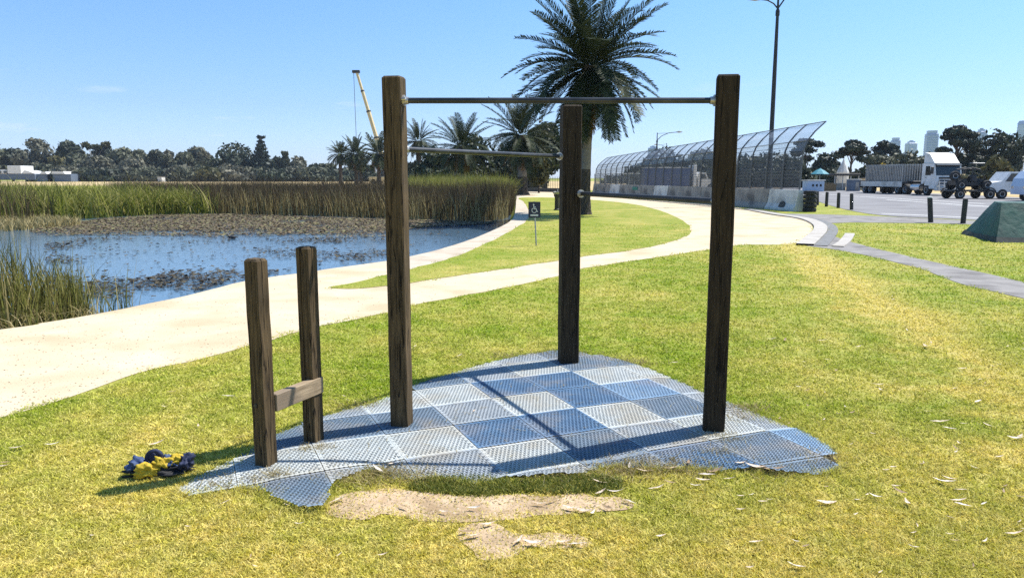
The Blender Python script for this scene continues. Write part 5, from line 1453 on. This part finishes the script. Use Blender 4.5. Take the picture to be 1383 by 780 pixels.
ux = HZ(1331, 240, 57.2)[0] + 5.15
ut = empty('utility_truck', (ux, 57.2, 0), R(178), 'white utility truck with tray and roof mast parked nose to the buggy trailer', 'truck')
mb = MB(); frontprism(mb, [(.0, .62), (.0, 1.25), (2.05, 1.25), (2.05, .62)], -.88, .88); mb.build('tray', M['offwhite'], ut)
for s in (-1, 1):
    for x in (.35, 1.05, 1.72): MB().box((x, s * .89, .95), (.05, .03, .58)).build('tray_stake', M['galv'], ut)
mb = MB(); frontprism(mb, [(2.1, .55), (2.1, 1.2), (2.25, 1.95), (2.45, 2.05), (3.75, 2.05), (4.30, 1.35), (5.0, 1.22), (5.15, .95), (5.15, .5)], -.88, .88); mb.build('cab', M['white'], ut)
for s in (-1, 1):
    mb = MB(); mb.prism([(2.32, 1.32), (2.46, 1.92), (3.66, 1.92), (4.06, 1.32)], s * .886 - .006, s * .886 + .006, tr=lambda v: Vector((v.x, v.z, v.y))); mb.build('side_window', M['glass'], ut)
    MB().box((3.1, s * .89, .9), (1.25, .02, .62), bev=.005).build('door', M['white'], ut)
    add_wheel(ut, 1.05, s * .78, .38, .25, 'y'); add_wheel(ut, 4.2, s * .78, .38, .25, 'y')
mb = MB()
for y in (-.7, 0, .7): mb.tube((2.0, y, 1.25), (2.0, y, 2.2), .03, n=6)
mb.tube((2.0, -.7, 2.2), (2.0, .7, 2.2), .03, n=6); mb.tube((2.0, -.7, 1.75), (2.0, .7, 1.75), .025, n=6)
q_ = mb.build('headboard_rack', M['galv'], ut); q_['kind'] = 'stuff'
MB().tube((1.98, -.4, 1.25), (1.98, -.4, 2.75), .07, n=8).build('mast', M['white'], ut)
vx = HZ(1377, 240, 52)[0]
vn = empty('panel_van', (vx, 52, 0), R(-4), 'pale van cut off by the right edge in front of the utility truck', 'van')
M['pale_blue'] = surf('pale_blue_paint', (.42, .52, .68), (.5, .6, .74), .35, 2)
mb = MB(); frontprism(mb, [(.0, .45), (-.02, 1.0), (.12, 1.55), (.55, 2.05), (1.0, 2.12), (4.6, 2.12), (4.65, .45)], -.9, .9); mb.build('body', M['pale_blue'], vn)
for s in (-1, 1):
    mb = MB(); mb.prism([(.28, 1.2), (.42, 1.6), (.75, 1.92), (1.5, 1.92), (1.5, 1.2)], s * .906 - .006, s * .906 + .006, tr=lambda v: Vector((v.x, v.z, v.y))); mb.build('side_window', M['glass'], vn)
    add_wheel(vn, .95, s * .80, .34, .24, 'y'); add_wheel(vn, 3.7, s * .80, .34, .24, 'y')
    MB().box((-.01, s * .68, .95), (.05, .28, .2), bev=.02).build('headlight', M['chrome'], vn)

# blue curtain-sided lorry behind the fence, facing right
M['curtain'] = surf('blue_curtain', (.035, .06, .16), (.06, .095, .22), .6, 1.5, (6, 1, .4), bump=.4, dist=.05)
bd = 88.0; b0 = HZ(868, 240, bd)[0]
bl = empty('curtain_lorry', (b0, bd, 0), R(1), 'white bonneted lorry with a blue curtain-sided trailer passing behind the catch fence', 'lorry')
Lc = HZ(936, 240, bd)[0] - b0
MB().box((Lc / 2 - .3, 0, 1.68), (Lc - .6, 2.4, 2.05), bev=.03).build('curtain_side', M['curtain'], bl)
MB().box((Lc / 2 - .3, 0, 2.75), (Lc - .55, 2.45, .10), bev=.02).build('trailer_roof', M['galv'], bl)
MB().box((Lc - .05, 0, 1.85), (.36, 2.42, 2.4), bev=.03).build('headboard', M['white'], bl)
mb = MB(); frontprism(mb, [(Lc + .35, .5), (Lc + .35, 2.05), (Lc + .55, 2.25), (Lc + 1.25, 2.2), (Lc + 1.55, 1.5), (Lc + 2.5, 1.35), (Lc + 2.7, 1.1), (Lc + 2.75, .5)], -1.05, 1.05); mb.build('cab', M['white'], bl)
for s in (-1, 1):
    mb = MB(); mb.prism([(Lc + .6, 1.5), (Lc + .62, 2.05), (Lc + 1.15, 2.02), (Lc + 1.38, 1.5)], s * 1.056 - .006, s * 1.056 + .006, tr=lambda v: Vector((v.x, v.z, v.y))); mb.build('side_window', M['glass'], bl)
    for x in (.9, 2.0, Lc - .8, Lc + 1.9): add_wheel(bl, x, s * .95, .46, .3, 'y')

# ================================================================== STALLS AND SHEDS BEYOND THE ROAD
def at(px, d): return HZ(px, 240, d)[0]
M['stall_blue'] = surf('pale_blue_board', (.36, .47, .62), (.46, .56, .70), .7, 3)
M['canvas_teal'] = surf('teal_canvas', (.03, .20, .26), (.06, .28, .34), .7, 5)
M['hay'] = surf('brown_canvas', (.12, .085, .045), (.2, .145, .08), .9, 9)
M['shed_blue'] = surf('slate_blue_panel', (.09, .12, .17), (.13, .17, .23), .7, 4)
d = 88; w = 22 / 1000 * d
st = empty('kiosk', (at(1099, d), d, 0), 0, 'pale blue kiosk with three small windows just right of the catch fence end', 'kiosk')
MB().box((0, 0, .62), (w, 1.6, 1.24), bev=.02).build('wall', M['stall_blue'], st)
MB().box((0, 0, 1.30), (w + .2, 1.9, .10), bev=.02).build('roof', M['offwhite'], st)
for k in (-1, 0, 1): MB().box((k * .45 + .1, -.81, .72), (.22, .04, .28), bev=.01).build('window', M['glass'], st)
d = 92
um = empty('umbrella', (at(1107, d), d, 0), 0, 'teal market umbrella open over the blue kiosk', 'umbrella')
MB().tube((0, 0, 0), (0, 0, 2.75), .04, n=8).build('pole', M['galv'], um)
MB().lathe([(1.15, 2.02), (1.13, 2.06), (.6, 2.45), (.06, 2.72), (.03, 2.8)], 8).build('canopy', M['canvas_teal'], um)
for k in range(8):
    a = k * PI / 4; MB().tube((.05, 0, 2.3), (1.05, 0, 2.05), .012, n=4).build('rib', M['galv'], um).rotation_euler = (0, 0, a)
d = 90
hs = empty('covered_stack', (at(1117, d), d, 0), 0, 'brown canvas covered stack beside the blue kiosk', 'stack')
mb = MB(); frontprism(mb, [(-.85, 0), (-.9, .85), (-.6, 1.05), (.5, 1.0), (.88, .8), (.85, 0)], -.7, .7); mb.build('canvas', M['hay'], hs)
MB().box((0, 0, .03), (1.8, 1.5, .06)).build('pallet', M['rail_wood'], hs)
d = 96
sh = empty('open_shelter', (at(1139, d), d, 0), 0, 'open shelter with a flat black roof left of the slate blue cabin', 'shelter')
MB().box((0, 0, 2.0), (3.3, 2.4, .30), bev=.03).build('roof', M['black'], sh)
for x in (-1.5, -.5, .5, 1.5): MB().box((x, -1.0, .93), (.10, .10, 1.85)).build('post', M['galv'], sh)
MB().box((-.6, .2, .45), (1.8, .8, .9), bev=.02).build('counter', M['barrier'], sh)
d = 90
cb = empty('cabin', (at(1153, d), d, 0), 0, 'small slate blue cabin under the pine beyond the bollards', 'cabin')
MB().box((0, 0, .68), (1.15, 1.2, 1.36), bev=.02).build('wall', M['shed_blue'], cb)
MB().box((0, 0, 1.40), (1.3, 1.4, .08), bev=.01).build('roof', M['offwhite'], cb)
MB().box((.2, -.61, .6), (.4, .03, 1.0), bev=.01).build('door', M['barrier'], cb)
M['cream'] = surf('cream_render', (.5, .42, .28), (.6, .52, .36), .8, 2)
for px, lab, m_, w_ in ((1168, 'cream low hut left of the lorry trailer', 'cream', .9), (1174, 'mustard low bin between the cream hut and the lorry trailer', 'olive', 1.0)):
    d = 98
    t = empty('hut' if m_ == 'cream' else 'skip_bin', (at(px, d) + (0 if m_ == 'cream' else .8), d - (0 if m_ == 'cream' else 3), 0), 0, lab, 'hut' if m_ == 'cream' else 'bin')
    mm = M['cream'] if m_ == 'cream' else surf('mustard_steel', (.28, .2, .03), (.36, .27, .05), .6, 4)
    mb = MB(); frontprism(mb, [(-w_ / 2, 0), (-w_ / 2 - .08, 1.1 if m_ != 'cream' else 1.5), (w_ / 2 + .08, 1.1 if m_ != 'cream' else 1.5), (w_ / 2, 0)], -.6, .6); mb.build('wall' if m_ == 'cream' else 'body', mm, t)
    MB().box((0, 0, (1.5 if m_ == 'cream' else 1.1) + .06), (w_ + .3, 1.4, .10), bev=.02).build('roof' if m_ == 'cream' else 'lid', M['chassis'], t)
d = 130
dm = empty('marquee', (at(1138, d), d, 0), 0, 'white pointed marquee tent between the pine trunk and the umbrella', 'tent')
MB().lathe([(1.05, 2.2), (1.0, 2.6), (.62, 3.5), (.2, 4.4), (.04, 4.9)], 10).build('canopy', M['offwhite'], dm, smooth=False)
MB().lathe([(1.0, 0), (1.0, 2.2)], 10).build('tent_wall', M['offwhite'], dm)
# hay-coloured things behind the fence (bales)
for px, lab, wpx in ((1018, 'brown timber crate stack seen through the fence right of the right timber post', 30), (1053, 'small brown crate stack seen through the fence right of the lamp post', 14)):
    d = 62
    t = empty('crate_stack', (at(px, d), d, 0), 0, lab, 'crates')
    w_ = wpx / 1000 * d
    for j in range(2):
        for i in range(max(1, int(w_ / .62))):
            MB().box((-w_ / 2 + .31 + i * .62, 0, .2 + j * .41), (.58, .8, .38), bev=.02).build('crate', M['rail_wood'], t)

# ================================================================== FAR THINGS: BOATHOUSE, TOWERS, CRANE
d = 300
bh = empty('boathouse', (at(18, d), d, 0), 0, 'long low white boathouse with a raised block in front of the far left trees', 'building')
def bxw(p0, p1, z0p, z1p, yy=0, dep=8):
    x0, x1 = at(p0, d) - at(18, d), at(p1, d) - at(18, d); za, zb = HZ(0, z1p, d)[1], HZ(0, z0p, d)[1]
    return (( (x0 + x1) / 2, yy, (max(za, 0) + zb) / 2), (x1 - x0, dep, zb - max(za, 0)))
for nm, m_, a in (('wall', 'shed_blue', (-40, 56, 235, 243)), ('upper_wall', 'white', (20, 38, 224, 234.6)), ('roof', 'white', (-40, 19, 229.5, 234.7))):
    c, s = bxw(*a); MB().box(c, s, bev=.1).build(nm, M[m_], bh)
mb = MB(); x0, x1 = at(38, d) - at(18, d), at(56, d) - at(18, d); frontprism(mb, [(x0, HZ(0, 234.6, d)[1]), (x0 + 1.3, HZ(0, 230, d)[1]), (x1 - 2.6, HZ(0, 231, d)[1]), (x1, HZ(0, 234.6, d)[1])], -4, 4); mb.build('roof', M['white'], bh)
for k in range(7):
    c, s = bxw(-30 + k * 7.5, -26 + k * 7.5, 231, 234, -4.1, .2); MB().box(c, s).build('window', M['glass'], bh)
for px0, px1, top, lab in ((62, 71, 232, 'small white shed roof between the boathouse and the low pavilion'), (77, 95, 231.5, 'low white-roofed pavilion right of the boathouse')):
    t = empty('pavilion', (at((px0 + px1) / 2, d), d, 0), 0, lab, 'building')
    w_ = (px1 - px0) / 1000 * d; zt = HZ(0, top, d)[1]; zl = HZ(0, 235, d)[1]
    MB().box((0, 0, zl / 2), (w_ + 4, 6, zl), bev=.1).build('wall', M['shed_blue'], t)
    mb = MB(); frontprism(mb, [(-w_ / 2, zl + .02), (-w_ / 2 + .5, zt), (w_ / 2 - .5, zt), (w_ / 2, zl + .02)], -3.6, 3.6); mb.build('roof', M['white'], t)
t = empty('small_hut', (at(218, 290), 290, 0), 0, 'tiny white hut below the treeline left of the great dark fig', 'building')
MB().box((0, 0, 1.0), (1.6, 3, 2.0), bev=.05).build('wall', M['offwhite'], t); MB().box((0, 0, 2.1), (2.0, 3.4, .2)).build('roof', M['chassis'], t)

M['tower_glass'] = surf('tower_glass', (.13, .20, .34), (.20, .29, .44), .35, .15, (1, 1, 4))
M['tower_pale'] = surf('tower_pale', (.30, .38, .52), (.38, .46, .58), .5, .1)
def tower(label, px, top, wpx, d, m_, crown_):
    x, zt = HZ(px, top, d); w_ = wpx / 1000 * d
    t = empty('tower_block', (x, d, 0), R(random.uniform(-20, 20)), label, 'tower', 'city towers on the skyline')
    MB().box((0, 0, zt * .47), (w_ * .82, w_ * .8, zt * .94), bev=w_ * .06).build('shaft', M[m_], t)
    if crown_ == 'flat': MB().box((0, 0, zt * .97), (w_ * .62, w_ * .6, zt * .06)).build('crown_block', M['tower_pale'], t)
    elif crown_ == 'step':
        MB().box((0, 0, zt * .955), (w_ * .5, w_ * .5, zt * .05)).build('crown_block', M['tower_pale'], t); MB().box((0, 0, zt * .99), (w_ * .25, w_ * .25, zt * .03)).build('crown_block', M['tower_glass'], t)
    else:
        mb = MB(); frontprism(mb, [(-w_ * .41, zt * .94), (-w_ * .2, zt), (w_ * .1, zt * 1.01), (w_ * .41, zt * .94)], -w_ * .4, w_ * .4); mb.build('crown_block', M[m_], t)
    fl = MB().box((0, 0, 0), (w_ * .845, w_ * .825, 1.1), bev=.2).mesh('floor_band', M['tower_pale'])
    for k in range(1, 18): link('floor_band', fl, t, (0, 0, zt * .93 * k / 18))
tower('tallest blue glass tower rising right behind the white lorry cab', 1259, 176.5, 17, 1500, 'tower_glass', 'flat')
tower('short stepped tower between the flat-topped pine and the tallest tower', 1231, 190, 14, 1600, 'tower_pale', 'step')
tower('blue tower half hidden by the flat-topped pine', 1210, 186, 12, 1700, 'tower_glass', 'flat')
tower('small tower top peeping over the huge dark fig', 1326, 173.5, 12, 1700, 'tower_glass', 'step')
tower('round-topped tower at the right edge of the photo', 1384, 163, 14, 1500, 'tower_pale', 'round')
tower('pale blue block beyond the street lamp over the catch fence', 882, 197, 16, 1400, 'tower_glass', 'step')

M['crane_cream'] = surf('cream_boom_paint', (.55, .44, .24), (.66, .55, .33), .5, 2)
d = 190
cx0, cz0 = HZ(523, 234, d); cx1, cz1 = HZ(482, 98, d)
cr_ = empty('mobile_crane', (cx0, d, 0), 0, 'mobile crane with a long cream telescopic boom rising behind the distant palms', 'crane')
p0 = Vector((0, 0, cz0)); p1 = Vector((cx1 - cx0, 0, cz1))
cu = [0, .36, .62, .82, 1.0]; wd = [.62, .52, .43, .35]
for k in range(4): MB().path([p0.lerp(p1, cu[k]), p0.lerp(p1, cu[k + 1] + (.01 if k < 3 else 0))], wd[k], 6).build('boom_section', M['crane_cream'], cr_)
for k in (1, 2, 3): MB().path([p0.lerp(p1, cu[k] - .008), p0.lerp(p1, cu[k] + .006)], wd[k - 1] * 1.12, 6).build('boom_collar', M['chassis'], cr_)
MB().box(p1 + Vector((-.2, 0, .2)), (1.9, .8, .7), bev=.1).build('boom_head', M['black'], cr_)
MB().tube(p1 + Vector((-.8, 0, 0)), Vector((p1.x - .6, 0, 6)), .06, n=4).build('hoist_rope', M['chassis'], cr_)
MB().box((p1.x - .6, 0, 5.6), (.5, .3, .9), bev=.1).build('hook_block', M['black'], cr_)
MB().box((0, 0, 1.3), (9, 2.6, 1.2), bev=.1).build('carrier', M['crane_cream'], cr_)
MB().box((1.0, 0, 2.5), (4, 2.4, 1.3), bev=.1).build('counterweight', M['chassis'], cr_)
for x in (-3.4, -2, 1.6, 3.2):
    for s in (-1, 1): add_wheel(cr_, x, s * 1.05, .65, .5, 'y')

# ================================================================== AIR
def haze():
    mb = MB(); mb.box((150, 1500, 63), (5700, 3600, 130))
    m = bpy.data.materials.new('haze'); m.use_nodes = True; N = m.node_tree.nodes; L = m.node_tree.links; N.clear()
    o = N.new('ShaderNodeOutputMaterial'); v = N.new('ShaderNodeVolumePrincipled')
    v.inputs['Color'].default_value = (.72, .84, 1, 1); v.inputs['Density'].default_value = .00013; v.inputs['Anisotropy'].default_value = .1
    L.new(v.outputs[0], o.inputs['Volume'])
    mb.build('haze', m)['kind'] = 'stuff'
haze()
